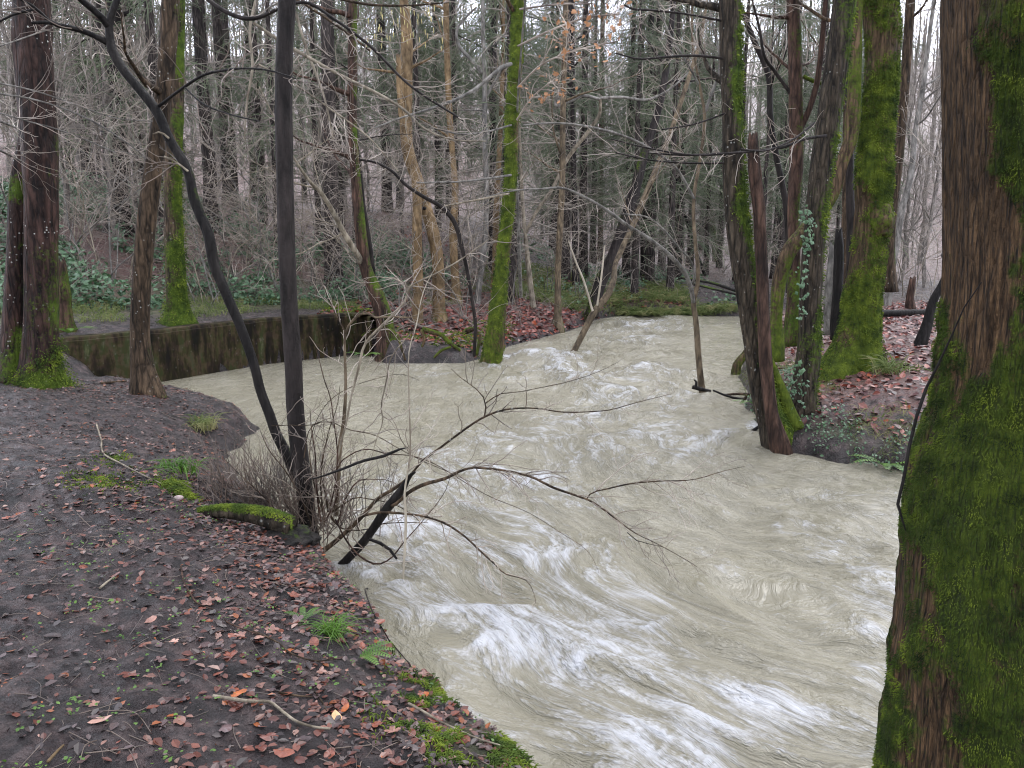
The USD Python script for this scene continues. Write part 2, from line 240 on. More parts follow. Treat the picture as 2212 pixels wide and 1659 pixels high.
def graded(stops):
    out = []
    for (a, s0), (b, s1) in zip(stops[:-1], stops[1:]):
        x = a
        while x < b - 1e-6:
            out.append(x); x += s0 + (s1 - s0) * (x - a) / (b - a)
    return np.array(out + [stops[-1][0]])
def grid(xs, ys):
    X, Y = np.meshgrid(xs, ys)
    i, j = np.meshgrid(np.arange(len(ys) - 1), np.arange(len(xs) - 1), indexing='ij'); n = len(xs)
    q = np.stack([i * n + j, i * n + j + 1, (i + 1) * n + j + 1, (i + 1) * n + j], -1).reshape(-1, 4)
    return X, Y, q
gx = graded([(-90, 4), (-14, .45), (-6, .06), (-3, .022), (.9, .022), (3, .08), (8, .1), (14, .5), (90, 4)])
gy = graded([(-60, 5), (-8, 1.2), (1, .1), (2, .022), (5.5, .03), (9, .06), (14, .12), (32, .2), (50, .8), (140, 4)])
X, Y, Q = grid(gx, gy)
Z = terr(X, Y); D = sdist(X, Y)
LEAFY_SPOTS = [(-.35, 3.4, .85, 1.), (-.9, 4.3, .8, 1.), (-1.4, 5.2, .85, .95), (-1.1, 3.2, .8, .4), (-2.4, 5.8, .9, .45), (-2.4, 3.4, 1.4, .07), (-3.2, 8.2, 1.6, .22), (-4.6, 10.6, 1.5, .30), (5.2, 12, 3., 1.), (6, 16, 4, 1.), (-.6, 22.5, 2.6, 1.), (-2.5, 19.2, 1.3, .9), (4.5, 31, 2.6, .85), (.8, 25, 2.5, 1.), (8, 22, 5, .9)]
leafy = np.zeros_like(X); grassy = np.zeros_like(X)
for a, b, r, s in LEAFY_SPOTS: leafy = np.maximum(leafy, s * np.exp(-((X - a) ** 2 + (Y - b) ** 2) / (r * r) * .7))
leafy = np.maximum(leafy, .72 * sm((X + 6.5) * NW[0] + (Y - 14.65) * NW[1], 2.2, 4) * sm(-X, -1, 3))
leafy = leafy * np.where(Y < 8, .42, 1.); leafy = np.maximum(leafy, .62 * sm(Y, 30, 40)) * sm(D, .0, .25)
U = (X + 6.5) * NW[0] + (Y - 14.65) * NW[1]
grassy = np.maximum(np.exp(-((X + 2.6) ** 2 / 2.5 + (Y - 19.6) ** 2 / 1.2)) * .7, sm(U, 1.2, 2.2) * (1 - .45 * sm(U, 3, 6)) * sm(-X, -1, 2) * .62); grassy = np.maximum(grassy, sm(Y, 27, 30) * sm(-X, -9, -3) * .5 * sm(X, 0, 2) * (1 - sm(Y, 45, 60)))
grassy = np.maximum(grassy, .5 * np.exp(-(D - .35) ** 2 / .15) * sm(X, 3, 4))
grassy = np.maximum(grassy, .75 * np.exp(-((X - .0) ** 2 + (Y - 3.05) ** 2) / .12))
ground = put('ground', (np.stack([X, Y, Z], -1).reshape(-1, 3), Q), 'ground', pv={'leafy': leafy.ravel(), 'grassy': grassy.ravel(), 'wet': np.exp(-(np.maximum(Z, 0) / .10) ** 2).ravel()}, kind='structure')

# ------------------------------------------------------------------ the river
FLOW = np.array([[4.3, 33], [3.4, 28.5], [2.0, 24], [1.1, 19], [.5, 15], [.1, 11.5], [.3, 8.6], [1.3, 6.3], [3.0, 4.7], [5.6, 3.5], [11, 2]])
_t = np.linspace(0, 1, 3000); _s = np.r_[0, np.cumsum(np.linalg.norm(np.diff(FLOW, axis=0), axis=1))]
FL = np.stack([PchipInterpolator(_s / _s[-1], FLOW[:, k])(_t) for k in (0, 1)], -1)
from scipy.spatial import cKDTree
from scipy.ndimage import gaussian_filter, gaussian_filter1d
FL = gaussian_filter1d(FL, 120, axis=0, mode='nearest')
_tree = cKDTree(FL); _fs = np.r_[0, np.cumsum(np.linalg.norm(np.diff(FL, axis=0), axis=1))]
def flow(x, y):
    """distance along and across the current"""
    p = np.stack([x, y], -1); dd, ii = _tree.query(p)
    tan = FL[np.minimum(ii + 1, len(FL) - 1)] - FL[np.maximum(ii - 1, 0)]; tan /= np.linalg.norm(tan, axis=-1, keepdims=True); r = p - FL[ii]
    return gaussian_filter(_fs[ii] + (r * tan).sum(-1), 3), gaussian_filter(r[..., 0] * tan[..., 1] - r[..., 1] * tan[..., 0], 3)
wx = graded([(-9, .16), (-4, .05), (-1.5, .03), (4.2, .03), (5.5, .06), (9, .3)])
wy = graded([(-1.2, .3), (2.3, .03), (6.5, .03), (12, .05), (33, .13)])
X, Y, Q = grid(wx, wy); Dw = sdist(X, Y)
S, T = flow(X, Y)
q = np.stack([S, T, 0 * S], -1)
warp = np.stack([fbm(q * [.5, .8, 1], 3, 31) - .5, fbm(q * [.5, .8, 1] + 40, 3, 37) - .5, 0 * S], -1)
qw = q + warp * [2.2, 1.6, 0]
main = np.exp(-np.maximum(np.abs(T) - 2.0, 0) ** 2 / 2.2) * sm(-Dw, .0, .7)            # where the current runs
main = np.maximum(main, sm(-Y, -8, -5) * .9 * sm(-Dw, 0, .5))
ridge = 1 - np.abs(2 * fbm(qw * [.75, 1.15, 1], 3, 41) - 1) * 2
r2 = 1 - np.abs(2 * fbm(qw * [1.9, 3.4, 1] + 9, 3, 47) - 1) * 2
big = fbm(qw * [.55, .8, 1] + 5, 3, 53)
sw = np.stack([fbm(q * [1.3, 1.7, 1] + 70, 3, 83) - .5, fbm(q * [1.3, 1.7, 1] + 90, 3, 87) - .5, 0 * S], -1); qs = qw + sw * [1.1, .8, 0]
lace = np.clip(1 - np.abs(2 * fbm(qs * [1.5, 2.6, 1] + 21, 4, 91, .6) - 1) * 4.5, 0, 1)
lace2 = np.clip(1 - np.abs(2 * fbm(qs * [3.4, 6.0, 1] + 51, 3, 97, .6) - 1) * 4., 0, 1)
H = (big - .5) * .34 + (ridge - .5) * .10 + (r2 - .5) * .045 + (fbm(qs * [4, 8, 1], 3, 59) - .5) * .035 + lace * .012
H = H * (.10 + .90 * main)
patch = sm(fbm(q * [.35, .55, 1] + 3, 3, 61), .38, .62)
near_b = sm(-Y, -9, -3.5)
foam = sm(ridge, .6, .98) * patch * .26 + lace * (.08 + .30 * patch) + lace2 * (.08 + .24 * patch) + (big - .5) * .7
foam = foam * main + near_b * (.16 * patch) - .13
def seg_foam(p, wd, amt):
    global foam, H
    L = gp([a[0] for a in p], [a[1] for a in p])[:, :2]
    m = wd * 5; iy = np.nonzero((wy > L[:, 1].min() - m) & (wy < L[:, 1].max() + m))[0]; ix = np.nonzero((wx > L[:, 0].min() - m) & (wx < L[:, 0].max() + m))[0]; k = np.ix_(iy, ix); xx, yy = X[k], Y[k]
    d = shapely.distance(shapely.points(np.stack([xx.ravel(), yy.ravel()], -1)), shapely.LineString(L)).reshape(xx.shape)
    d = d + (fbm(np.stack([xx, yy, 0 * xx], -1) * 2.2, 4, 71) - .5) * wd * 3.
    e = np.exp(-(d / wd) ** 2); foam[k] += amt * e * (.45 + .5 * lace[k] + .4 * lace2[k]) * .85; H[k] += .05 * amt * e
seg_foam([(1640, 915), (1560, 950), (1500, 985), (1440, 1012)], .16, .9)
seg_foam([(1090, 775), (1160, 768), (1215, 790), (1275, 800)], .35, .8)
seg_foam([(1180, 790), (1230, 800), (1280, 806)], .25, .6)
seg_foam([(1210, 765), (1265, 770)], .2, .6)
seg_foam([(1330, 705), (1430, 712), (1560, 702), (1600, 692)], .4, .35)
seg_foam([(900, 990), (990, 1010), (1080, 1040), (1180, 1060)], .25, .45)
seg_foam([(1100, 1030), (1180, 1060), (1230, 1100)], .25, .5)
seg_foam([(880, 1130), (1000, 1190), (1150, 1230), (1300, 1215)], .16, .5)
seg_foam([(1300, 1200), (1350, 1190), (1420, 1180)], .12, .4)
seg_foam([(850, 1330), (980, 1340), (1080, 1350), (1150, 1330)], .14, .45)
seg_foam([(1100, 1400), (1250, 1420), (1400, 1470), (1500, 1500), (1660, 1530)], .16, .7)
seg_foam([(1200, 1480), (1400, 1560), (1560, 1640)], .18, .5)
seg_foam([(1400, 1380), (1460, 1345), (1480, 1335)], .05, .6)
seg_foam([(1750, 1150), (1850, 1240), (1900, 1330), (1880, 1450)], .28, .55)
seg_foam([(1650, 1090), (1760, 1080), (1900, 1060)], .10, .35)
seg_foam([(1000, 1540), (1200, 1600), (1500, 1680)], .15, .5)
seg_foam([(1560, 1590), (1750, 1560), (1900, 1620)], .18, .6)
seg_foam([(1050, 786), (1090, 792)], .12, .6)
seg_foam([(1225, 772), (1250, 778)], .12, .7)
seg_foam([(1508, 846), (1530, 852)], .10, .6)
seg_foam([(725, 1222), (790, 1240)], .10, .6)
seg_foam([(866, 1272), (885, 1282)], .05, .6)
seg_foam([(1655, 972), (1690, 985), (1760, 1000)], .07, .5)
seg_foam([(830, 790), (900, 795)], .15, .3)
keep = (Dw < .28)
fk = keep.ravel()[Q].all(1)
Qk = Q[fk]; ids = np.unique(Qk); remap = np.full(X.size, -1); remap[ids] = np.arange(len(ids))
V = np.stack([X, Y, H * sm(-Dw, -.1, .25)], -1).reshape(-1, 3)[ids]
river = put('river', (V, remap[Qk]), 'water', uv=np.stack([(S + warp[..., 0] * 1.2 + sw[..., 0] * .55).ravel()[ids], (T + warp[..., 1] * 1. + sw[..., 1] * .45).ravel()[ids]], -1), pv={'foam': foam.ravel()[ids]}, kind='structure')

# ------------------------------------------------------------------ concrete wall
def ribbon(line, half0, half1, z0, z1, step=.25, nz=8, name='concrete', noise=.02):
    L = shapely.LineString(line); s = np.arange(0, L.length, step); c = np.array([L.interpolate(a).coords[0] for a in s])
    t = np.gradient(c, axis=0); t /= np.linalg.norm(t, axis=1, keepdims=True); nrm = np.stack([-t[:, 1], t[:, 0]], 1)
    zz = np.linspace(z0, z1, nz)
    prof = [(-half0, z) for z in zz] + [(-half0 + .03, z1 + .02)] + [(o, z1 + .02) for o in np.linspace(-half0 + .1, half1 - .1, 4)] + [(half1, z1), (half1, z0)]
    v = np.array([[(*(c[i] + nrm[i] * o), z) for o, z in prof] for i in range(len(s))]).reshape(-1, 3)
    v = v + (fbm(v * 2.5, 3, 77)[:, None] - .5) * noise * 2
    K = len(prof); i, j = np.meshgrid(np.arange(len(s) - 1), np.arange(K - 1), indexing='ij')
    f = np.stack([i * K + j, (i + 1) * K + j, (i + 1) * K + j + 1, i * K + j + 1], -1).reshape(-1, 4)
    return v, f
wl = thing('retaining_wall', 'long stained concrete wall holding the path above the water at left', 'wall')
put('wall_face', ribbon(WALL, .03, .36, -.6, .90), 'concrete', wl, smooth=40)
put('coping', ribbon(WALL + NW * .16, .17, .17, .90, .955, nz=2), 'stone' if False else 'concrete', wl, smooth=40)

# ------------------------------------------------------------------ trunks, limbs and twigs
def spline(P, W, step):
    s = np.r_[0, np.cumsum(np.linalg.norm(np.diff(P, axis=0), axis=1))]
    n = max(4, int(s[-1] / step)); t = np.linspace(0, s[-1], n)
    from scipy.interpolate import CubicSpline
    if len(P) > 2:
        m = np.gradient(P, s, axis=0)
        from scipy.interpolate import CubicHermiteSpline
        C = CubicHermiteSpline(s, P, m)(t)
    else: C = np.stack([np.interp(t, s, P[:, k]) for k in range(3)], -1)
    return C, np.interp(t, s, W), t
def tube(C, R, K=16, rough=.06, seed=0, flare=0., flare_h=.4, lobes=5, fine=0., cap=True, knots=0):
    t = np.gradient(C, axis=0); t /= np.linalg.norm(t, axis=1, keepdims=True) + 1e-12
    a = np.cross(t, [0.31, .95, .05]); a /= np.linalg.norm(a, axis=1, keepdims=True) + 1e-12; b = np.cross(t, a)
    th = np.arange(K) * 2 * np.pi / K; s = np.r_[0, np.cumsum(np.linalg.norm(np.diff(C, axis=0), axis=1))]
    ct, st = np.cos(th), np.sin(th)
    r = np.repeat(R[:, None], K, 1)
    p = np.stack([np.broadcast_to(ct * 1.6, r.shape), np.broadcast_to(st * 1.6, r.shape), np.repeat((s / max(R.max() * 4, .05))[:, None], K, 1)], -1) + seed * 3.7
    r = r * (1 + rough * 2 * (fbm(p, 3, seed) - .5))
    if fine: r = r * (1 + fine * 2 * (fbm(p * [4.5, 4.5, 1.1], 3, seed + 5) - .5))
    if flare:
        ph = np.random.default_rng(seed).uniform(0, 6.28, 3)
        lob = .55 + .45 * np.cos(lobes * th + ph[0]) * .7 + .25 * np.cos(2 * th + ph[1])
        r = r * (1 + flare * np.exp(-(s / flare_h) ** 1.3)[:, None] * lob)
    g = np.random.default_rng(seed + 99)
    for _ in range(knots):
        k, an, sz = g.uniform(.1, .95) * s[-1], g.uniform(0, 6.28), g.uniform(.5, 1.1) * R.mean()
        dth = (th - an + np.pi) % (2 * np.pi) - np.pi
        r = r + .22 * R.mean() * np.exp(-((s - k) / sz) ** 2)[:, None] * np.exp(-(dth / .5) ** 2)
    v = C[:, None] + r[..., None] * (ct[:, None] * a[:, None] + st[:, None] * b[:, None])
    n = len(C); i, j = np.meshgrid(np.arange(n - 1), np.arange(K), indexing='ij')
    f = np.stack([i * K + j, i * K + (j + 1) % K, (i + 1) * K + (j + 1) % K, (i + 1) * K + j], -1).reshape(-1, 4)
    f = np.vstack([f[:, [0, 1, 2]], f[:, [0, 2, 3]]])
    nrm = (ct[:, None] * a[:, None] + st[:, None] * b[:, None]).reshape(-1, 3)
    v = v.reshape(-1, 3)
    if cap:
        j = np.arange(K); e = (n - 1) * K
        v = np.vstack([v, C[:1], C[-1:]]); nrm = np.vstack([nrm, -t[:1], t[-1:]])
        f = np.vstack([f, np.stack([np.full(K, n * K), (j + 1) % K, j], 1), np.stack([np.full(K, n * K + 1), e + j, e + (j + 1) % K], 1)])
    return v, f, nrm, np.r_[np.repeat(s, K), 0, s[-1]] if cap else np.repeat(s, K)
MDIR = np.array([.75, .45, .35])
def moss_of(v, nrm, s, base, side, low, seed, mdir=MDIR):
    return base + side * (nrm @ (mdir / np.linalg.norm(mdir))) + low * np.exp(-s / 1.1) + (fbm(v * 1.7, 3, seed + 11) - .5) * .9 + (fbm(v * [5, 5, 2.5], 3, seed + 12) - .5) * .7

def world_path(pts, Y0, Y1=None):
    n = len(pts); Y = np.linspace(Y0, Y0 if Y1 is None else Y1, n)
    P = np.array([at(p[0], p[1], y) for p, y in zip(pts, Y)])
    R = np.array([(p[2] if len(p) > 2 else 10) * .5 * y / F * 1.02 for p, y in zip(pts, Y)]); return P, R
def sprout(P, R, g, n, L, ang=(30, 62), up=.05, sub=0, subL=.45, umin=.2, umax=1., r0=.008, tip=.0022, segs=6, wander=.16, bias=None):
    out = []; s = np.r_[0, np.cumsum(np.linalg.norm(np.diff(P, axis=0), axis=1))]
    for _ in range(n):
        u = g.uniform(umin, umax); x = u * s[-1]; k = min(np.searchsorted(s, x), len(P) - 1); k = max(k, 1)
        f = (x - s[k - 1]) / max(s[k] - s[k - 1], 1e-9); o = P[k - 1] * (1 - f) + P[k] * f; t = P[k] - P[k - 1]; t = t / (np.linalg.norm(t) + 1e-9)
        w = g.normal(size=3); 
        if bias is not None: w = w + bias
        w -= t * (w @ t); w /= np.linalg.norm(w) + 1e-9
        A = math.radians(g.uniform(*ang)); d = math.cos(A) * t + math.sin(A) * w
        l = L * g.uniform(.45, 1.25) * (1 - .45 * u); q = [o]; h = l / segs
        for _k in range(segs):
            d = d + g.normal(size=3) * wander + [0, 0, up]; d /= np.linalg.norm(d); q.append(q[-1] + d * h)
        q = np.array(q); rb = min(r0, R[k] * .7); rr = rb + (min(tip, rb) - rb) * np.linspace(0, 1, segs + 1) ** .7
        out.append((q, rr))
        if sub: out += sprout(q, rr, g, sub, l * subL, ang, up, 0, umin=.15, r0=rb * .65, tip=tip * .8, segs=4, wander=wander * 1.2)
    return out

def tree(name, label, cat, pts, mat, base=None, Y=None, Y1=None, moss=(0., 0., 0.), K=18, flare=.7, flare_h=.4, lobes=5, rise=6., rough=.06, fine=.06, limbs=0, limbL=2.2, twigs=12, twig='twig', crown=5, group=None, seed=None, sink=.25, knots=2, mdir=MDIR, limb_u=(.35, .95), snag=False, step=.1, up=.04):
    """pts: (px, py, width) from the foot upwards."""
    seed = (len(used) * 7 + int(pts[0][0])) % 1000 if seed is None else seed; g = np.random.default_rng(seed)
    if Y is None: Y = stand(*(base or pts[0][:2]))[1]
    P, R = world_path(pts, Y, Y1)
    d0 = P[0] - P[1]; d0 /= np.linalg.norm(d0); d0[2] = min(d0[2], -.6); d0 /= np.linalg.norm(d0)
    foot = P[0].copy(); P = np.vstack([P[0] + d0 * sink, P]); R = np.r_[R[0] * 1.03, R]
    nv = None
    if not snag and rise:
        d = P[-1] - P[-2]; d /= np.linalg.norm(d); d = d * .8 + [0, 0, .3]; d /= np.linalg.norm(d)
        P = np.vstack([P, P[-1] + d * rise * .5, P[-1] + d * rise]); R = np.r_[R, R[-1] * .72, R[-1] * .35]
    t = thing(name, label, cat, group, loc=foot)
    C, RR, s = spline(P, R, step); v, f, nrm, sv = tube(C, RR, K, rough, seed, flare, flare_h, lobes, fine, knots=knots)
    if snag:                                                        # a jagged break
        e = (len(C) - 1) * K; v[e:e + K] += (g.uniform(-.5, .9, K) * RR[-1] * 1.6)[:, None] * [0, 0, 1]; v[-1] -= [0, 0, RR[-1] * .5]
    mo = moss_of(v, nrm, sv, *moss, seed, mdir)
    put('trunk', (v, f), mat, t, pv={'moss': mo})
    tw = []
    for k in range(limbs):
        b = sprout(C, RR, g, 1, limbL, (45, 85), up, 0, umin=limb_u[0], umax=limb_u[1], r0=RR[0] * .22 + .006, tip=.005, segs=9, wander=.13)
        bp, br = b[0]
        if br[0] > .012:
            v2, f2, n2, s2 = tube(bp, br, 6, .05, seed + k); put('branch', (v2, f2), mat, t, pv={'moss': np.full(len(v2), -.2 if moss[0] < .4 else .2)})
        else: tw.append((bp, br))
        tw += sprout(bp, br, g, twigs, limbL * .42, (28, 60), up, 3, umin=.12, r0=.007, tip=.003)
    if crown and not snag:                                         # the bare crown above the picture
        for k in range(crown):
            b = sprout(C, RR, g, 1, rise * .45, (30, 60), .05, 5, umin=.82, umax=.99, r0=.04, tip=.006, segs=6); tw += b
    curves('twigs', tw, twig, t, kind='stuff')
    t_info[t.GetPath()] = (C, RR, v, nrm, mo, Y); return t
t_info = {}
def limb(t, pts, mat, Y, Y1=None, name='branch', K=8, twigs=0, twigL=.5, twig='twig', moss=None, sub=2, label=None, r0=.0045, tip=.0018, umin=.1, up=.03, rough=.05, step=.06):
    P, R = world_path(pts, Y, Y1); C, RR, s = spline(P, R, step); sd = int(pts[0][0] * 3 + pts[0][1]) % 997
    v, f, nrm, sv = tube(C, RR, K, rough, sd)
    mo = np.full(len(v), -.3) if moss is None else moss_of(v, nrm, sv, moss, .3, 0, sd, np.array([0, 0, 1.]))
    put(name, (v, f), mat, t, pv={'moss': mo}, label=label)
    return sprout(C, RR, np.random.default_rng(sd), twigs, twigL, (30, 65), up, sub, umin=umin, r0=r0, tip=tip) if twigs else []
def moss_fuzz(t, n, L, r, thr=.5, mat='moss', lo=None, vis=None, seed=1):
    C, RR, v, nrm, mo, Y = t_info[t.GetPath()]
    g = np.random.default_rng(seed); w = np.nonzero((mo > thr) & (nrm @ np.array([0, -1, .0]) > -.35) & (v[:, 2] < (lo or 99)) & (np.ones(len(v), bool) if vis is None else vis(v)))[0]
    if not len(w): return
    k = g.choice(w, n); 
    # jitter within the surface
    jit = g.normal(size=(n, 3)); jit -= nrm[k] * (jit * nrm[k]).sum(1, keepdims=True)
    sp_ = np.linalg.norm(v[1] - v[0]) * .6
    o = v[k] + jit * sp_; d = nrm[k] + g.normal(size=(n, 3)) * .55 + [0, 0, -.25]; d /= np.linalg.norm(d, axis=1, keepdims=True)
    l = (L * g.uniform(.5, 1.4, n))[:, None]
    st = [(np.array([o[i] - nrm[k[i]] * L * .3, o[i] + d[i] * l[i] * .6, o[i] + d[i] * l[i] + [0, 0, -.3 * l[i, 0]]]), np.array([r, r * .9, r * .4])) for i in range(n)]
    curves('moss', st, mat, t, kind='stuff')

# ------------------------------------------------------------------ trees of the near left bank and behind the wall
t = tree('tree', 'thick reddish-brown trunk with white flecks and mossy foot, far left on the muddy bank', 'tree',
         [(88, 826, 92), (88, 790, 74), (90, 715, 66), (90, 560, 63), (90, 430, 63), (82, 290, 68), (73, 150, 68), (67, 0, 66)], 'bark_red', base=(70, 832), moss=(-.02, .18, 1.0), K=30, flare=1.0, flare_h=.28, lobes=4, rough=.09, fine=.14, limbs=4, limbL=2.2, limb_u=(.3, .55), step=.06)
YT1 = t_info[t.GetPath()][5]
P, R = world_path([(40, 826, 70), (34, 715, 50), (40, 520, 44), (44, 400, 40), (58, 300, 30), (75, 200, 20)], YT1 + .12)
C, RR, s = spline(P, R, .07); v, f, nrm, sv = tube(C, RR, 22, .09, 5, .9, .3, 4, .14); put('trunk', (v, f), 'bark_red', t, pv={'moss': moss_of(v, nrm, sv, .05, .15, .6, 5) + .55 * np.exp(-((v[:, 2] - 3.1) / .25) ** 2)}, label='second stem fused behind the main trunk')
tw = []
for p in ([(0, 180, 3.5), (70, 195, 3), (160, 225, 2.6), (250, 255, 2.2), (330, 262, 1.5)], [(0, 203, 4), (60, 212, 3.5), (130, 232, 3), (200, 262, 4), (262, 300, 3), (322, 345, 2)], [(0, 244, 3.5), (60, 262, 3), (110, 275, 2.6), (180, 300, 3), (250, 330, 3)], [(0, 262, 5), (40, 278, 4)], [(0, 325, 5), (50, 350, 3)], [(0, 100, 3), (100, 65, 3)]):
    tw += limb(t, p, 'bark_grey', YT1 - 1.6, YT1 - .9, twigs=7, twigL=.8, K=6, r0=.004)
curves('twigs', tw, 'twig', t, kind='stuff')
moss_fuzz(t, 3500, .016, .005, .42, lo=1.35)
tree('tree', 'brown scaly-barked tree leaning right, foot on the bank beside the calm water', 'tree',
     [(318, 853, 64), (310, 800, 47), (303, 729, 39), (304, 637, 37), (311, 533, 39), (328, 390, 36), (353, 208, 34), (369, 0, 33)], 'bark_brown', moss=(-.05, .25, .38), K=24, flare=.35, fine=.1, limbs=4, limb_u=(.3, .6), step=.07)
t = tree('tree', 'moss-green straight trunk standing behind the concrete wall', 'tree',
     [(386, 700, 62), (384, 668, 46), (382, 640, 42), (377, 533, 39), (373, 403, 36), (378, 250, 32), (384, 0, 28)], 'bark_brown', moss=(.46, .3, .5), K=18, flare=.6, limbs=3, knots=4)
moss_fuzz(t, 3000, .02, .006, .5, lo=4.5)
tree('snag', 'dark hollow reddish stump behind the flecked trunk, ferny at its foot', 'stump', [(140, 716, 44), (138, 690, 34), (136, 640, 30), (134, 585, 20), (133, 566, 14)], 'bark_russet', moss=(0, .1, .5), snag=True, flare=.4, rough=.15)
tree('tree', 'dark trunk on the leafy slope between the flecked trunk and the brown leaning tree', 'tree', [(256, 503, 50), (258, 480, 42), (255, 400, 37), (250, 200, 30), (245, 0, 28)], 'bark_dark', moss=(-.1, .2, .3), limbs=5, limb_u=(.2, .6), up=-.05)
t = tree('sapling', 'thin black leaning tree that forks at the upper left above the muddy bank', 'tree',
     [(632, 1010, 24), (615, 973, 23), (599, 942, 22), (581, 892, 21), (563, 845, 20), (552, 800, 20), (521, 710, 20), (490, 638, 21), (463, 572, 22), (450, 507, 22), (419, 429, 21), (406, 370, 19), (365, 299, 19), (338, 240, 20), (299, 190, 18), (260, 141, 18), (240, 100, 19), (237, 49, 14), (253, 0, 12)], 'bark_black', Y=6.25, moss=(-.12, .3, .15), K=12, flare=.1, rise=1.5, step=.05, knots=6, rough=.05)
tw = limb(t, [(236, 60, 14), (215, 32, 14), (190, 12, 13), (165, -10, 12), (120, -60, 9)], 'bark_black', 6.25, 6.0, twigs=6, twigL=.7)
tw += limb(t, [(232, 92, 14), (205, 78, 11), (182, 68, 11), (145, 58, 10), (112, 50, 9), (90, 30, 7), (75, 16, 6), (47, 0, 5), (0, -20, 4)], 'bark_black', 6.25, 5.8, twigs=8, twigL=.7)
tw += limb(t, [(112, 50, 8), (95, 48, 7), (68, 50, 6)], 'bark_black', 5.97, 5.9)
tw += limb(t, [(75, 20, 5), (40, 28, 5), (10, 40, 4), (-20, 60, 4)], 'bark_black', 5.9, 5.7, twigs=4)
tw += limb(t, [(344, 229, 7), (391, 193, 6), (443, 161, 5.5), (485, 152, 5), (521, 148, 4), (580, 152, 3.5), (640, 170, 2.5)], 'bark_black', 6.25, 5.6, twigs=10, twigL=.55)
tw += limb(t, [(365, 299, 5), (345, 285, 4), (331, 290, 3)], 'bark_pale', 6.2)
tw += limb(t, [(400, 190, 3.5), (440, 225, 3.5), (500, 248, 3), (560, 262, 2.5)], 'bark_black', 6.1, 5.6, twigs=8, twigL=.5)
tw += limb(t, [(406, 370, 5), (380, 350, 4), (355, 338, 4)], 'bark_pale', 6.2, twigs=4)
curves('twigs', tw, 'twig_dark', t, kind='stuff')
tree('tree', 'straight smooth dark purple-brown trunk rising from the tangled bush at the water', 'tree',
     [(672, 1196, 46), (668, 1150, 38), (658, 1060, 36), (645, 963, 38), (638, 885, 37), (634, 794, 37), (625, 664, 35), (616, 400, 35), (614, 130, 34), (620, 0, 34)], 'bark_dark', Y=6.12, moss=(-.22, .2, .12), K=26, flare=.25, flare_h=.2, step=.05, knots=5, rough=.035, fine=.03, limbs=0, rise=5, crown=4)

# ------------------------------------------------------------------ trees of the middle bank
tree('tree', 'reddish trunk with green mossy lower half, bending right over the end of the wall', 'tree',
     [(838, 780, 48), (834, 740, 40), (832, 703, 36), (814, 638, 33), (792, 585, 26), (780, 507, 24), (770, 403, 21), (762, 300, 20), (761, 130, 19), (762, 0, 18)], 'bark_russet', moss=(.05, .45, .40), Y=17.6, mdir=np.array([.9, -.3, .2]), limbs=6, limb_u=(.3, .6), limbL=3)
tree('sapling', 'slim dark stem close behind the mossy bent trunk by the wall end', 'tree', [(812, 640, 10), (802, 549, 9), (784, 429, 8), (775, 340, 7)], 'bark_dark', Y=17.9, K=8, flare=.1, rise=4, limbs=4)
tree('sapling', 'pale bare stem leaning left, crossing behind the straight dark trunk', 'tree', [(815, 660, 13), (800, 605, 13), (778, 560, 13), (745, 507, 12), (715, 450, 10), (690, 412, 9), (672, 395, 7), (640, 350, 5)], 'bark_pale', Y=18.1, Y1=16., K=8, flare=.1, rise=1.5, limbs=6, limb_u=(.2, .9))
t = tree('tree', 'smooth ochre trunk with a dark knot, curving left as it rises above a mossy foot', 'tree',
     [(949, 694, 34), (948, 665, 26), (947, 600, 26), (945, 560, 25), (936, 505, 26), (922, 455, 24), (908, 405, 22), (893, 365, 24), (882, 330, 24), (877, 250, 25), (877, 180, 26), (879, 80, 24), (872, 0, 17)], 'bark_ochre', moss=(-.22, .1, .75), limbs=5, limb_u=(.3, .6), flare=.4, knots=3)
YO = t_info[t.GetPath()][5]
kn = trimesh.creation.icosphere(2, .06); kn.apply_scale((1, .5, .8)); kn.apply_translation(at(917, 450, YO - .13)); put('knot', (np.array(kn.vertices), np.array(kn.faces)), 'bark_black', t)
t = tree('snag', 'straight ochre trunk with a broken dark top, left of the curving ochre trunk', 'tree',
     [(903, 722, 30), (902, 690, 23), (904, 620, 21), (901, 533, 21), (899, 403, 18), (892, 350, 17), (878, 300, 15), (868, 240, 13), (862, 180, 11), (861, 122, 10)], 'bark_ochre', Y=YO - .35, moss=(-.12, .15, .7), snag=True, flare=.4)
curves('twigs', sprout(*t_info[t.GetPath()][:2], rng, 8, 1.6, r0=.012, sub=5, umin=.3), 'twig_pale', t, kind='stuff')
tree('tree', 'slender pale ochre trunk with a mossy foot, right of the curving ochre trunk', 'tree',
     [(986, 655, 24), (984, 611, 17), (979, 507, 17), (983, 403, 14), (978, 340, 12), (972, 260, 13), (966, 130, 12), (963, 0, 11)], 'bark_ochre', moss=(-.15, .15, .7), limbs=6, flare=.4, limb_u=(.3, .65))
t = tree('tree', 'grey leaning trunk with a left-hand fork, between ochre and bright mossy trunks', 'tree',
     [(1030, 662, 15), (1036, 610, 12), (1043, 560, 11), (1051, 440, 11), (1047, 300, 11), (1047, 180, 10), (1043, 40, 8), (1043, 0, 7)], 'bark_grey', moss=(-.2, .1, .3), flare=.3, limbs=5, limb_u=(.3, .65), K=12)
tw = limb(t, [(1042, 158, 8), (1015, 126, 7.5), (990, 96, 7), (987, 65, 6), (1005, 39, 5), (1030, 15, 4)], 'bark_grey', t_info[t.GetPath()][5], twigs=12, twigL=1.2)
tw += limb(t, [(1046, 215, 7), (1070, 175, 6), (1085, 150, 5), (1100, 140, 5)], 'bark_grey', t_info[t.GetPath()][5], t_info[t.GetPath()][5] - .6, twigs=10, twigL=1.2)
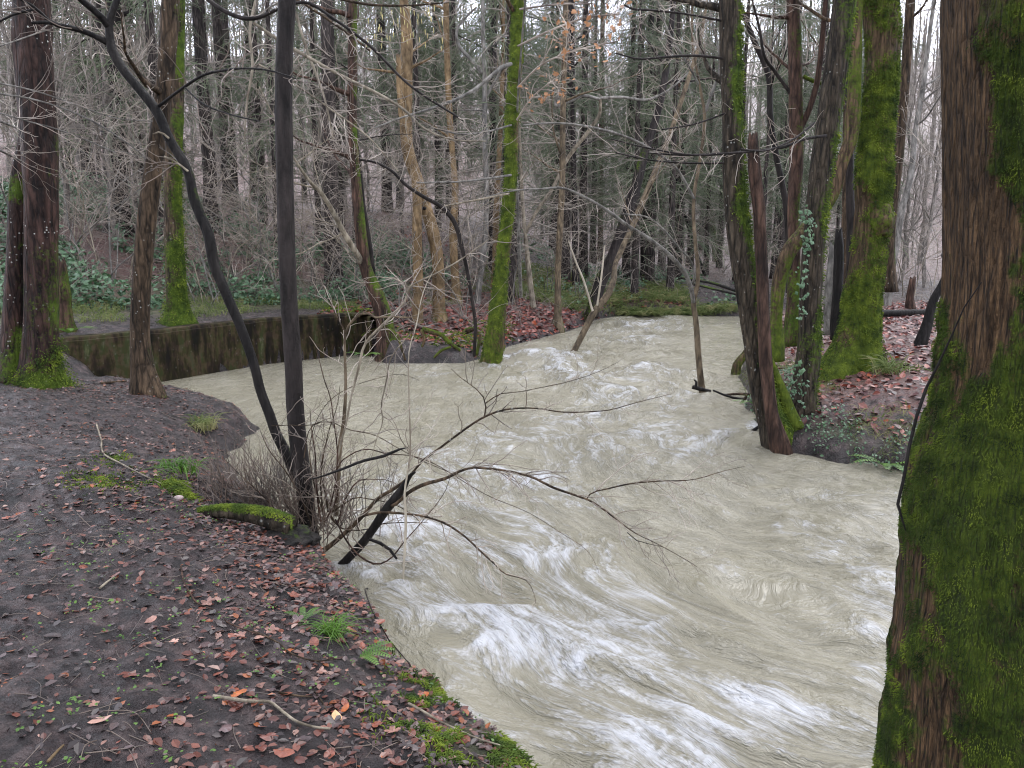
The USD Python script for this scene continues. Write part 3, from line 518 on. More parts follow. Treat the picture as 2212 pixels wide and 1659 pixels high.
curves('twigs', tw, 'twig', t, kind='stuff')
tree('tree', 'dull ochre stem close behind the bright mossy trunk in the water', 'tree', [(1068, 640, 18), (1070, 560, 13), (1072, 450, 12), (1080, 300, 10), (1086, 150, 8), (1088, 0, 7)], 'bark_ochre', moss=(.0, .3, .6), limbs=4, K=12)
t = tree('tree', 'bright green mossy trunk standing in the edge of the stream, leaning right', 'tree',
     [(1060, 784, 44), (1068, 742, 42), (1076, 664, 34), (1083, 585, 29), (1092, 507, 27), (1102, 403, 27), (1107, 234, 28), (1115, 130, 26), (1118, 0, 26)], 'bark_mossy', Y=float(gp(1060, 784)[1]), moss=(.58, .25, -.1), K=20, flare=.15, limbs=3, limb_u=(.35, .65), mdir=np.array([-.5, -.6, .2]))
moss_fuzz(t, 3500, .022, .008, .45, lo=9, seed=5)
t = tree('sapling', 'thin pinkish-tan stem with a long pale side branch, in the red leaf bank', 'tree', [(1152, 665, 13), (1149, 637, 11), (1140, 559, 10), (1132, 481, 8), (1127, 403, 7.5), (1124, 330, 6), (1120, 240, 5)], 'bark_pale', moss=(-.2, 0, .5), K=10, flare=.3, rise=3, limbs=3)
Yq = t_info[t.GetPath()][5]
tw = limb(t, [(1134, 505, 7), (1160, 455, 7), (1191, 411, 7), (1222, 349, 8), (1240, 323, 8), (1277, 276, 8), (1295, 247, 7), (1297, 214, 6)], 'bark_pale', Yq, Yq - 1.2, twigs=9, twigL=1.1, K=8)
tw += limb(t, [(1297, 214, 5), (1250, 208, 8), (1235, 216, 8), (1200, 228, 6), (1210, 190, 4)], 'bark_grey', Yq - 1.2, Yq - 1.3, twigs=10, twigL=1.1)
tw += limb(t, [(1297, 212, 6), (1340, 210, 6), (1400, 215, 5), (1440, 197, 4), (1490, 155, 3)], 'bark_grey', Yq - 1.2, Yq - 1., twigs=14, twigL=1.1)
curves('twigs', tw, 'twig', t, kind='stuff')
tree('tree', 'straight tan trunk with spreading mossy roots near the tip of the leaf bank', 'tree', [(1204, 706, 24), (1205, 680, 15), (1205, 611, 13), (1209, 507, 13), (1214, 403, 13), (1216, 260, 12), (1219, 120, 11), (1222, 0, 10)], 'bark_stem', moss=(-.2, .1, .6), flare=.8, limbs=6, limbL=3, limb_u=(.3, .65), K=14)
tree('tree', 'dark trunk leaning strongly right over the bank tip', 'tree', [(1281, 668, 26), (1296, 611, 28), (1322, 559, 24), (1348, 481, 23), (1373, 403, 22), (1394, 325, 18), (1412, 273, 16), (1434, 180, 14), (1448, 80, 12), (1455, 0, 10)], 'bark_dark', Y=26.5, moss=(.05, .35, .2), mdir=np.array([-.3, -.2, .9]), flare=.25, limbs=6, limbL=3, up=-.02)
t = tree('dead_stem', 'pale half-rotten stem leaning out of the rapids, thick and dark at its foot', 'tree', [(1233, 772, 13), (1251, 737, 13), (1282, 677, 15), (1316, 630, 14), (1326, 601, 13), (1329, 572, 10), (1342, 541, 12), (1360, 502, 12), (1386, 442, 13), (1402, 403, 12), (1420, 357, 11), (1441, 307, 10), (1462, 247, 10), (1485, 177, 9), (1506, 112, 8), (1516, 68, 7)], 'bark_stem', Y=float(gp(1233, 770)[1]), Y1=float(gp(1233, 770)[1]) + 3, moss=(.02, .2, .2), K=10, flare=0, rise=2, limbs=4, crown=2, knots=6)
tw = limb(t, [(1280, 672, 5), (1262, 610, 4.5), (1240, 555, 4), (1228, 520, 3)], 'twig_pale', t_info[t.GetPath()][5], twigs=5, twigL=1) + limb(t, [(1290, 660, 4.5), (1300, 590, 4), (1306, 530, 3)], 'twig_pale', t_info[t.GetPath()][5], twigs=3, twigL=.8)
curves('twigs', tw, 'twig_pale', t, kind='stuff')
for lab, pts, m, mo in (('dark conifer trunk with a green mossy foot, standing on the bank above the river bend', [(1395, 612, 26), (1394, 575, 20), (1393, 500, 19), (1394, 420, 17), (1398, 300, 14), (1405, 100, 12), (1408, 0, 11)], 'bark_dark', (-.15, .1, .6)),
                        ('dark reddish conifer trunk behind the fork of the sapling in the water', [(1456, 592, 30), (1457, 560, 20), (1458, 450, 18), (1460, 300, 16), (1463, 150, 15), (1465, 0, 14)], 'bark_russet', (-.3, .1, .2)),
                        ('dark reddish trunk left of the strongly leaning dark trunk', [(1296, 560, 18), (1297, 520, 12), (1298, 403, 11), (1300, 200, 10), (1302, 0, 9)], 'bark_russet', (-.3, .1, .1)),
                        ('short-looking dark trunk right of the straight tan trunk', [(1245, 626, 20), (1243, 580, 14), (1242, 500, 13), (1238, 300, 11), (1236, 0, 9)], 'bark_dark', (-.2, .1, .5)),
                        ('yellow-green mossy curved trunk in the wood right of the bend', [(1548, 565, 17), (1545, 540, 13), (1537, 481, 13), (1526, 420, 13), (1520, 330, 12), (1516, 180, 11), (1510, 0, 9)], 'bark_brown', (.35, .3, .3)),
                        ('thin dark stem leaning left in the wood right of the bend', [(1524, 595, 8), (1510, 560, 6), (1495, 518, 6), (1472, 434, 6), (1455, 360, 5)], 'bark_black', (-.3, 0, 0)),
                        ('dark trunk with grey-green ivy right behind the grey leaning trunk', [(1064, 600, 18), (1063, 500, 15), (1064, 400, 14), (1066, 200, 13), (1068, 0, 12)], 'bark_dark', (-.1, .1, .3))):
    tree('tree', lab, 'tree', pts, m, moss=mo, K=12, limbs=7, limbL=2.6, twigs=9, limb_u=(.15, .6), flare=.4, up=-.03, twig='twig_far', step=.2)

# sapling in the stream
gs = gp(1517, 843)
t = tree('sapling', 'slim forked sapling standing alone in the stream, left fork arching far over the water', 'tree', [(1517, 846, 14), (1511, 794, 13), (1506, 729, 13), (1503, 690, 11), (1498, 651, 11), (1506, 620, 9), (1508, 586, 8.5), (1503, 533, 8), (1498, 455, 7.5), (1499, 425, 7.5), (1511, 352, 7), (1522, 250, 7), (1511, 182, 5), (1497, 104, 4.5), (1495, 0, 4)], 'bark_stem', Y=float(gs[1]), moss=(-.25, .1, .7), K=10, flare=.1, rise=1.5, crown=2, knots=5, step=.08)
Ys = float(gs[1])
tw = limb(t, [(1498, 655, 9), (1493, 624, 9), (1480, 591, 9), (1454, 559, 9), (1407, 520, 9), (1355, 487, 8), (1316, 458, 7), (1277, 434, 6.5), (1212, 406, 5), (1172, 408, 4), (1110, 412, 3), (1050, 425, 2)], 'bark_grey', Ys, Ys - 2., twigs=26, twigL=1.1, K=8)
tw += limb(t, [(1492, 620, 7), (1500, 600, 5), (1490, 560, 4), (1470, 540, 4), (1437, 500, 4), (1400, 470, 3.5), (1340, 462, 3)], 'bark_grey', Ys, Ys - 1.2, twigs=14, twigL=.9)
tw += limb(t, [(1500, 430, 6), (1459, 362, 6), (1420, 331, 6), (1355, 297, 5.5), (1277, 275, 5), (1199, 266, 4), (1130, 270, 3)], 'bark_grey', Ys, Ys - 2.2, twigs=24, twigL=1.1)
tw += limb(t, [(1524, 240, 6), (1537, 203, 6), (1555, 146, 5), (1553, 112, 4.5), (1537, 39, 4), (1531, -20, 3)], 'bark_grey', Ys, Ys - .3, twigs=12, twigL=.9)
tw += limb(t, [(1510, 182, 4), (1480, 130, 4), (1440, 60, 3.5), (1420, 0, 3)], 'bark_grey', Ys, Ys - .5, twigs=12, twigL=.9)
curves('twigs', tw, 'twig', t, kind='stuff')
br = thing('driftwood', 'dark lump of drift wood caught against the sapling in the stream', 'driftwood')
for p in ([(1500, 838, 8), (1505, 828, 6), (1500, 820, 3)], [(1496, 836, 9), (1512, 840, 9), (1535, 845, 6)]):
    limb(br, p, 'bark_black', Ys - .12, name='piece')

# ------------------------------------------------------------------ trees of the right bank
t = tree('tree', 'tall dark trunk, mossy on its right side, at the edge of the right bank', 'tree',
     [(1690, 968, 78), (1668, 910, 56), (1645, 830, 48), (1630, 740, 47), (1617, 640, 50), (1600, 540, 48), (1588, 430, 47), (1582, 260, 43), (1579, 130, 43), (1576, 0, 42)], 'bark_oak', Y=float(gp(1680, 970)[1]) + .1, moss=(.26, .55, .1), K=26, flare=.45, flare_h=.5, limbs=5, limb_u=(.35, .6), limbL=2.4, step=.06, fine=.1, mdir=np.array([1, -.2, .1]))
YR = t_info[t.GetPath()][5]
P, R = world_path([(1738, 952, 30), (1712, 905, 30), (1690, 850, 26), (1668, 790, 16), (1656, 750, 8)], YR + .02); C, RR, s = spline(P, R, .06)
v, f, nrm, sv = tube(C, RR, 14, .1, 3, .5, .2); put('root', (v, f), 'bark_mossy', t, pv={'moss': np.full(len(v), .75)}, label='bright mossy buttress root')
moss_fuzz(t, 2500, .03, .006, .5, seed=7)
tw = []
for p in ([(1760, 265, 5), (1715, 300, 4), (1655, 325, 4), (1600, 323, 4)], [(1785, 293, 6), (1740, 300, 6), (1690, 318, 6), (1640, 325, 5), (1590, 330, 5), (1500, 335, 4), (1400, 320, 3), (1320, 300, 2.5)], [(1575, 128, 5), (1500, 120, 5), (1430, 124, 5), (1380, 127, 4), (1330, 115, 3)], [(1575, 330, 4), (1480, 335, 4), (1400, 330, 3)], [(1574, 48, 5), (1480, 30, 4), (1405, 22, 5), (1370, 20, 5), (1350, 12, 4)], [(1578, 352, 4), (1480, 352, 4), (1400, 345, 3), (1330, 330, 3)], [(1580, 240, 4), (1500, 268, 3.5), (1430, 280, 3)]):
    tw += limb(t, p, 'bark_dark', YR, YR - .8, twigs=12, twigL=.8, K=6)
curves('twigs', tw, 'twig', t, kind='stuff')
tree('snag', 'barkless broken-topped dead trunk close against the mossy-sided trunk on the right bank', 'snag',
     [(1682, 955, 42), (1668, 900, 30), (1656, 800, 27), (1650, 690, 26), (1645, 560, 24), (1638, 440, 25), (1630, 370, 26), (1627, 320, 22), (1626, 296, 18)], 'bark_russet', Y=YR - .28, moss=(-.1, .25, .2), K=20, snag=True, flare=.1, rough=.12, fine=.12, step=.06)
t = tree('tree', 'leaning trunk patched with moss and a strand of ivy, left of the big mossy tree', 'tree',
     [(1732, 893, 62), (1737, 850, 52), (1747, 760, 49), (1750, 660, 44), (1757, 540, 45), (1767, 430, 46), (1790, 260, 47), (1808, 130, 45), (1825, 0, 44)], 'bark_oak', moss=(.46, .32, .1), K=26, flare=.3, limbs=5, limb_u=(.35, .65), limbL=2.2, step=.06, fine=.1)
YR3 = t_info[t.GetPath()][5]
moss_fuzz(t, 1500, .03, .006, .5, seed=9)
def ivy_leaves(parent, pts, Y, n, size, spread, mat='ivy', name='ivy'):
    P, _ = world_path(pts, Y); g = np.random.default_rng(int(pts[0][0])); V, Fc = [], []
    for i in range(n):
        u = g.uniform(0, len(P) - 1.001); k = int(u); o = P[k] + (P[k + 1] - P[k]) * (u - k) + g.normal(size=3) * spread
        nn = np.array([0, -.8, .5]) + g.normal(size=3) * .5; nn /= np.linalg.norm(nn); a = np.cross(nn, g.normal(size=3)); a /= np.linalg.norm(a); b = np.cross(nn, a); sz = size * g.uniform(.6, 1.3)
        h = len(V); V += [o - a * sz, o - b * sz * .8, o + a * sz * 1.1, o + b * sz * .8, o + nn * sz * .25]; Fc += [[h, h + 1, h + 4], [h + 1, h + 2, h + 4], [h + 2, h + 3, h + 4], [h + 3, h, h + 4]]
    return put(name, (np.array(V), np.array(Fc)), mat, parent, smooth=False, kind='stuff')
ivy_leaves(t, [(1742, 450), (1748, 480), (1746, 510), (1742, 540), (1738, 600), (1730, 680)], YR3 - .27, 110, .026, .04)
ivy_leaves(t, [(1712, 880), (1722, 840), (1732, 790)], YR3 - .27, 60, .03, .06)
t = tree('tree', 'bent mossy trunk curving right behind the ivy-strand trunk', 'tree', [(1672, 742, 40), (1676, 690, 24), (1680, 630, 27), (1690, 580, 30), (1706, 540, 32), (1735, 505, 32), (1770, 460, 30), (1798, 415, 30), (1818, 351, 26), (1838, 300, 28), (1843, 250, 30), (1846, 180, 26), (1850, 80, 22), (1852, 0, 20)], 'bark_mossy', Y=YR3 + 1.6, moss=(.52, .25, .5), K=16, flare=.3, limbs=3, limb_u=(.3, .6))
t = tree('tree', 'dark upright trunk with a red-brown fork, between the leaning trunks at right', 'tree', [(1712, 712, 32), (1713, 650, 26), (1716, 560, 25), (1714, 450, 24), (1720, 360, 28), (1719, 234, 28), (1716, 78, 26), (1712, 0, 24)], 'bark_russet', Y=YR3 + 2.4, moss=(.38, .2, .35), K=16, flare=.4, limbs=5, limb_u=(.35, .65))
tw = limb(t, [(1722, 290, 14), (1737, 262, 12), (1752, 225, 12), (1761, 195, 12), (1776, 91, 11), (1784, 0, 10), (1790, -60, 8)], 'bark_russet', YR3 + 2.4, YR3 + 2.2, twigs=6, twigL=1, K=10)
tw += limb(t, [(1735, 165, 8), (1765, 178, 8), (1790, 182, 6)], 'bark_mossy', YR3 + 2.4, moss=.8)
tw += limb(t, [(1710, 205, 7), (1670, 150, 7), (1655, 130, 6), (1640, 60, 5), (1625, 0, 4)], 'bark_dark', YR3 + 2.4, YR3 + 2, twigs=12, twigL=1.1)
curves('twigs', tw, 'twig', t, kind='stuff')
tree('tree', 'thin dark crooked stem right behind the tall mossy-sided trunk', 'tree', [(1704, 600, 13), (1696, 432, 12), (1677, 338, 12), (1664, 250, 12), (1659, 160, 11), (1630, 90, 11), (1600, 16, 10)], 'bark_dark', Y=YR3 + 3.6, moss=(.05, .3, .1), K=10, flare=.2, limbs=6, limb_u=(.3, .8))
t = tree('tree', 'big tree thickly coated in bright green moss, with a burl and flared roots', 'tree',
     [(1848, 790, 112), (1853, 745, 92), (1859, 700, 80), (1864, 637, 72), (1872, 570, 70), (1878, 530, 70), (1886, 480, 72), (1887, 440, 66), (1885, 403, 66), (1887, 365, 66), (1897, 260, 62), (1906, 130, 60), (1901, 0, 68)], 'bark_mossy', base=(1848, 790), moss=(.55, .1, .4), K=40, flare=.75, flare_h=.45, lobes=4, rough=.17, fine=.15, limbs=3, limb_u=(.5, .65), limbL=3, knots=18, step=.05, mdir=np.array([.4, -.5, .2]))
YB = t_info[t.GetPath()][5]
bl = trimesh.creation.icosphere(4, 1.); vv = np.array(bl.vertices); vv *= (1 + .45 * (fbm(vv * 2.2, 4, 8) - .5))[:, None]
vv = vv * [.17, .16, .24] + at(1905, 478, YB - .2); put('burl', (vv, np.array(bl.faces)), 'bark_mossy', t, pv={'moss': .55 + (fbm(vv * 9, 3, 6) - .5) * .9})
moss_fuzz(t, 14000, .022, .0055, .45, lo=7, seed=11)
tree('snag', 'dark split snag with a jagged black top, beside the big mossy tree', 'snag', [(1810, 700, 30), (1810, 650, 22), (1811, 590, 20), (1813, 530, 18), (1812, 500, 14)], 'bark_black', Y=YB + 1.2, moss=(-.2, .1, .6), snag=True, flare=.2, rough=.2, fine=.2)
tree('snag', 'pale grey rotten stub left of the dark split snag', 'snag', [(1794, 690, 26), (1793, 640, 22), (1797, 580, 20), (1800, 530, 14)], 'bark_grey', Y=YB + 1.6, moss=(-.1, .2, .5), snag=True, flare=.2, rough=.15)
tree('tree', 'pale straight trunk behind the split snag', 'tree', [(1823, 640, 16), (1824, 560, 15), (1826, 450, 14), (1828, 300, 13), (1830, 0, 11)], 'bark_brown', Y=YB + 4, moss=(-.2, .1, .2), K=10, limbs=4)
tree('tree', 'dark straight trunk just left of the big mossy tree', 'tree', [(1838, 600, 17), (1838, 500, 16), (1836, 400, 16), (1834, 200, 15), (1832, 0, 14)], 'bark_dark', Y=YB + 3, moss=(-.1, .1, .2), K=10, limbs=4)
tree('tree', 'slim greenish trunk leaning right just behind the big mossy tree', 'tree', [(1918, 600, 24), (1922, 500, 22), (1930, 430, 20), (1940, 350, 19), (1953, 200, 19), (1962, 80, 18), (1967, 0, 18)], 'bark_brown', Y=YB + 2.5, moss=(.15, .3, .1), K=12, limbs=5, limb_u=(.3, .65))
tree('tree', 'pale grey leaning trunk between the two mossy giants', 'tree', [(1915, 662, 18), (1923, 600, 15), (1935, 533, 14), (1951, 442, 13), (1964, 395, 12), (1977, 286, 10), (1995, 182, 9), (2006, 90, 8), (2018, 0, 7)], 'bark_grey', moss=(-.3, .05, .2), K=12, flare=.3, limbs=7, limb_u=(.25, .65), limbL=3)
tree('sapling', 'dark crooked stem with a mossy foot, leaning right in front of the fallen log', 'tree', [(1987, 747, 26), (2004, 697, 21), (2016, 650, 18), (2036, 611, 14), (2049, 572, 9), (2056, 507, 5), (2060, 450, 4)], 'bark_black', moss=(-.05, .2, .45), K=12, flare=.4, rise=1, limbs=5)
tree('snag', 'short rotten stump behind the fallen log', 'stump', [(1967, 668, 22), (1966, 645, 16), (1970, 615, 13), (1972, 600, 11)], 'bark_russet', base=(1967, 668), snag=True, flare=.2, rough=.15, fine=.15)
lg = stand(1965, 684); lgp = thing('fallen_log', 'black wet fallen log lying across the red leaves on the right', 'log')
limb(lgp, [(1880, 676, 15), (1930, 677, 15), (1985, 676, 16), (2035, 678, 15), (2110, 684, 14)], 'bark_black', lg[1], lg[1] + .3, name='trunk', K=14, rough=.08)
lgp = thing('fallen_log', 'dark pole lying low behind the pale stub on the right bank', 'log')
limb(lgp, [(1720, 690, 7), (1770, 684, 7), (1815, 678, 6), (1860, 674, 6)], 'bark_black', YB + 2.2, name='trunk')
for lab, pts, Y in (('dark fallen branch slanting down the far bank', [(1470, 600, 6), (1540, 612, 6), (1590, 628, 7)], 27.), ('fallen mossy branch along the far bank brow', [(1490, 612, 5), (1545, 625, 5), (1592, 636, 5)], 26.5)):
    limb(thing('fallen_branch', lab, 'branch'), pts, 'bark_black', Y, name='stem', moss=.3)
t = tree('stump', 'mossy root stub curving out of the right bank into the water', 'stump', [(1590, 812, 20), (1592, 790, 18), (1604, 772, 16), (1618, 760, 14)], 'bark_mossy', Y=15.6, moss=(.4, .3, .1), snag=True, flare=.2)
for lab, pts in (('brown drift stick lying at the water edge under the right bank trunks', [(1563, 853, 5), (1600, 851, 6), (1640, 856, 7)]), ('pale broken drift stick among the debris at the right water edge', [(1600, 875, 6), (1608, 862, 7), (1618, 850, 6)]), ('dark drift stick half under water at the right bank', [(1540, 843, 4), (1570, 855, 5), (1600, 862, 6), (1640, 866, 6)]), ('sunken black stick at the foot of the right bank trunk', [(1620, 933, 6), (1640, 922, 8), (1655, 912, 8)])):
    limb(thing('drift_stick', lab, 'stick'), pts, 'bark_brown' if 'brown' in lab or 'pale' in lab else 'bark_black', float(gp(pts[1][0], pts[1][1], .06)[1]), name='stem', K=7)
st = thing('stick', 'broken pale stick poking out of the right bank over the water', 'stick'); limb(st, [(1816, 1000, 5), (1835, 990, 7), (1852, 983, 8)], 'bark_pale', 9.15, name='stem')
st = thing('stump', 'dark jagged stub in the grass beside the mossy buttress root', 'stump'); limb(st, [(1764, 925, 22), (1768, 900, 16), (1770, 880, 12), (1772, 868, 6)], 'bark_black', 10.1, name='stem', K=10, rough=.25)

# the big mossy trunk close to the camera at right
Yn = 2.15
t = tree('tree', 'huge near trunk at the right edge, brown bark half hidden by deep green moss', 'tree',
     [(2122, 1900, 520), (2126, 1659, 450), (2141, 1450, 424), (2150, 1300, 395), (2162, 1140, 395), (2176, 1000, 365), (2195, 900, 338), (2208, 760, 322), (2220, 610, 318), (2226, 450, 318), (2230, 300, 322), (2234, 150, 326), (2236, 0, 330)], 'bark_near', Y=Yn, moss=(.40, .0, .0), K=180, flare=0., rough=.035, fine=.045, rise=5, crown=0, limbs=0, knots=3, step=.012, sink=.35)
C, RR, v, nrm, mo, _ = t_info[t.GetPath()]
mo2 = .62 + (fbm(v * [5, 5, 2.2], 4, 21) - .5) * 1.5 + (fbm(v * [26, 26, 9], 3, 23) - .5) * .9 - .75 * sm(v[:, 2], 1.9, 2.3) * np.exp(-((v[:, 0] - np.interp(v[:, 2], [1.86, 2.22, 2.55, 2.98], [1.20, 1.19, 1.165, 1.085]) - .05 * (fbm(v * 4, 2, 33) - .5)) / .042) ** 2)
mo2 += .25 * sm(nrm[:, 0], -.2, .6) 
mp_ = UsdGeom.Mesh(stage.GetPrimAtPath(t.GetPath().AppendChild('trunk'))); f_ = np.array(mp_.GetFaceVertexIndicesAttr().Get()).reshape(-1, 3); stage.RemovePrim(mp_.GetPath()); used.pop((str(t.GetPath()), 'trunk'))
cov = sm(mo2, .38, .62)
v = v + nrm * (cov * (.003 + .011 * fbm(v * [38, 38, 30], 3, 27) + .012 * (fbm(v * [12, 12, 9], 2, 29) - .5)) + (1 - cov) * .010 * (fbm(v * [30, 30, 4.5], 3, 25) - .5))[:, None]
put('trunk', (v, f_), 'bark_near', t, pv={'moss': mo2})
t_info[t.GetPath()] = (C, RR, v, nrm, mo2, Yn)
moss_fuzz(t, 90000, .0058, .0009, .5, 'moss_near', lo=3.6, vis=lambda q: q[:, 2] > .5, seed=13)
limb(t, [(2120, 610, 2.5), (2085, 660, 3), (2045, 750, 4.5), (2000, 840, 6)], 'bark_black', 2.0, 2.135, name='crevice_vine', K=8)  # black strand painting the shaded crevice in the bark
limb(t, [(2001, 838, 7), (1970, 935, 7), (1958, 1000, 7), (1951, 1040, 7), (1940, 1085, 7), (1938, 1110, 7), (1945, 1135, 5), (1956, 1146, 3)], 'bark_black', 2.13, 2.12, name='crevice_vine', K=8, label='dark ivy stem hanging clear of the left edge of the trunk')

# ------------------------------------------------------------------ the many-stemmed bush at the water (foreground)
cb = thing('hazel_bush', 'tangled many-stemmed bare bush at the water edge, branches reaching over the stream', 'shrub', loc=gp(655, 1190, .1))
tw = []
def cl(c, r, L, mat, Y, Y1=None, **k):
    global tw; L = [(p[0], p[1], p[2] * (.72 if p[2] < 60 else .95)) for p in L]; tw += limb(cb, tl(c, r, L), mat, Y, Y1, **k)
cl(1, 2, [(730, 1590, 75), (880, 1440, 80), (1000, 1280, 75), (1110, 1120, 85), (1230, 970, 70), (1300, 850, 50), (1340, 820, 26)], 'bark_black', 5.85, 5.45, name='stem', K=14, rough=.12, label='dark broken lower stem rising from the water')
cl(1, 2, [(1150, 1100, 42), (1190, 1080, 40), (1300, 980, 45), (1420, 920, 45), (1600, 870, 38), (1720, 810, 30), (1800, 785, 25), (1950, 790, 28), (2180, 825, 24), (2321, 865, 28), (2481, 945, 30), (2651, 1005, 26), (2811, 1065, 24), (2951, 1165, 20), (3081, 1265, 16), (3151, 1315, 12), (3351, 1415, 9), (3551, 1525, 7), (3681, 1605, 5)], 'bark_brown', 5.6, 4.9, twigs=34, twigL=.5, K=9, twig='twig_dark', up=-.04, umin=.25)
cl(2, 2, [(660, 1050, 14), (700, 995, 16), (830, 960, 18), (1030, 915, 18), (1250, 895, 16), (1560, 880, 12), (1800, 810, 8), (1980, 770, 5)], 'bark_brown', 5.2, 4.9, twigs=16, twigL=.45, up=-.1)
cl(2, 2, [(1000, 1320, 12), (1050, 1370, 12), (1200, 1420, 8), (1290, 1440, 5)], 'bark_black', 5.0, twigs=6, twigL=.3)
cl(1, 2, [(450, 1560, 60), (650, 1420, 55), (850, 1240, 50), (930, 1160, 45), (1030, 1040, 40), (1180, 950, 38), (1290, 860, 30), (1390, 740, 26), (1560, 610, 26), (1720, 490, 26), (1900, 370, 24), (2050, 310, 22), (2180, 290, 20), (2260, 288, 18), (2340, 290, 18), (2550, 320, 16), (2800, 318, 14), (2950, 305, 12), (3150, 250, 9), (3470, 170, 5)], 'bark_brown', 5.85, 5.2, twigs=26, twigL=.42, K=10, name='stem')
cl(1, 2, [(1915, 370, 20), (1925, 230, 16), (1890, 170, 13), (1850, 130, 12), (1700, 20, 9), (1640, -40, 6)], 'bark_brown', 5.45, twigs=5, twigL=.4)
cl(1, 2, [(1925, 250, 14), (2050, 170, 12), (2180, 158, 10), (2350, 125, 9), (2590, 75, 8), (2830, 0, 6), (3000, -80, 4), (3080, -130, 3)], 'bark_brown', 5.45, 5.3, twigs=9, twigL=.4)
cl(1, 2, [(850, 1230, 22), (900, 1190, 25), (1050, 1155, 35), (1250, 1165, 28), (1430, 1190, 26), (1600, 1250, 26), (1750, 1350, 24), (1900, 1490, 22), (2010, 1590, 18), (2080, 1659, 14), (2180, 1690, 12), (2260, 1715, 10), (2320, 1800, 8), (2345, 1910, 6)], 'bark_brown', 5.75, 4.75, twigs=22, twigL=.42, up=-.06, umin=.3)
cl(1, 2, [(1242, 1775, 22), (1245, 1659, 24), (1260, 1400, 34), (1265, 1200, 34), (1255, 1000, 26), (1300, 700, 20), (1295, 330, 18), (1290, 100, 15), (1295, -200, 14), (1360, -430, 13), (1390, -600, 12), (1420, -700, 11), (1500, -860, 9), (1560, -960, 7)], 'twig_pale', 5.44, 5.5, twigs=16, twigL=.5, umin=.3, name='stem')
cl(1, 2, [(690, 1180, 54), (690, 1100, 52), (700, 900, 55), (720, 600, 54), (750, 400, 45), (765, 150, 36), (765, 0, 32), (760, -150, 29), (770, -350, 28), (800, -410, 30), (860, -470, 30), (920, -505, 28), (1000, -465, 24), (1130, -470, 22), (1330, -470, 18), (1420, -520, 10)], 'bark_stem', 6.05, 5.9, twigs=10, twigL=.55, umin=.3, K=10, name='stem', label='pinkish-grey stem that arches over to the right')
cl(1, 1, [(765, 1210, 16), (720, 1130, 14), (680, 1050, 14), (620, 920, 13), (590, 850, 10), (570, 770, 7)], 'bark_brown', 5.95, 6.1, twigs=5, twigL=.4)
cl(1, 2, [(690, 760, 22), (730, 560, 24), (770, 420, 22), (800, 250, 26), (840, 80, 28), (880, -70, 30), (920, -230, 30), (960, -290, 30), (1060, -390, 28), (1190, -520, 26), (1270, -620, 26), (1290, -710, 24), (1370, -760, 19), (1500, -820, 18), (1700, -930, 16), (1900, -1070, 14), (2050, -1180, 10), (2160, -1240, 7)], 'bark_pale', 5.95, 5.7, twigs=13, twigL=.55, K=9, umin=.25, twig='twig_pale', name='stem', label='pale yellowish stem zigzagging up to the right')
cl(1, 1, [(1290, 840, 14), (1190, 765, 12), (1080, 755, 10), (980, 745, 9), (900, 800, 7)], 'bark_pale', 5.8, 6., twigs=8, twigL=.4)
cl(1, 2, [(470, 880, 14), (560, 858, 20), (640, 830, 26), (750, 790, 30), (900, 730, 34), (1100, 680, 36), (1200, 635, 30), (1280, 615, 10)], 'bark_black', 5.7, 5.5, K=8, name='branch')
cl(1, 1, [(1310, 1215, 10), (1260, 1270, 13), (1180, 1360, 14), (1130, 1450, 16), (1110, 1580, 18), (1085, 1690, 20), (1060, 1830, 18), (1075, 1950, 16), (1030, 2070, 12), (980, 2250, 8)], 'bark_pale', 5.6, 5.75, twigs=10, twigL=.45)
cl(1, 2, [(960, 1375, 36), (990, 1380, 40), (1070, 1420, 40), (1140, 1470, 38), (1190, 1540, 28)], 'bark_black', 5.5, 5.52, K=9)
cl(1, 2, [(680, 1210, 16), (780, 1400, 20), (900, 1530, 22), (1020, 1585, 22), (1120, 1550, 18), (1250, 1400, 14), (1400, 1230, 10), (1500, 1110, 9), (1590, 980, 8), (1640, 840, 6)], 'bark_russet', 5.75, 5.35, twigs=10, twigL=.35)
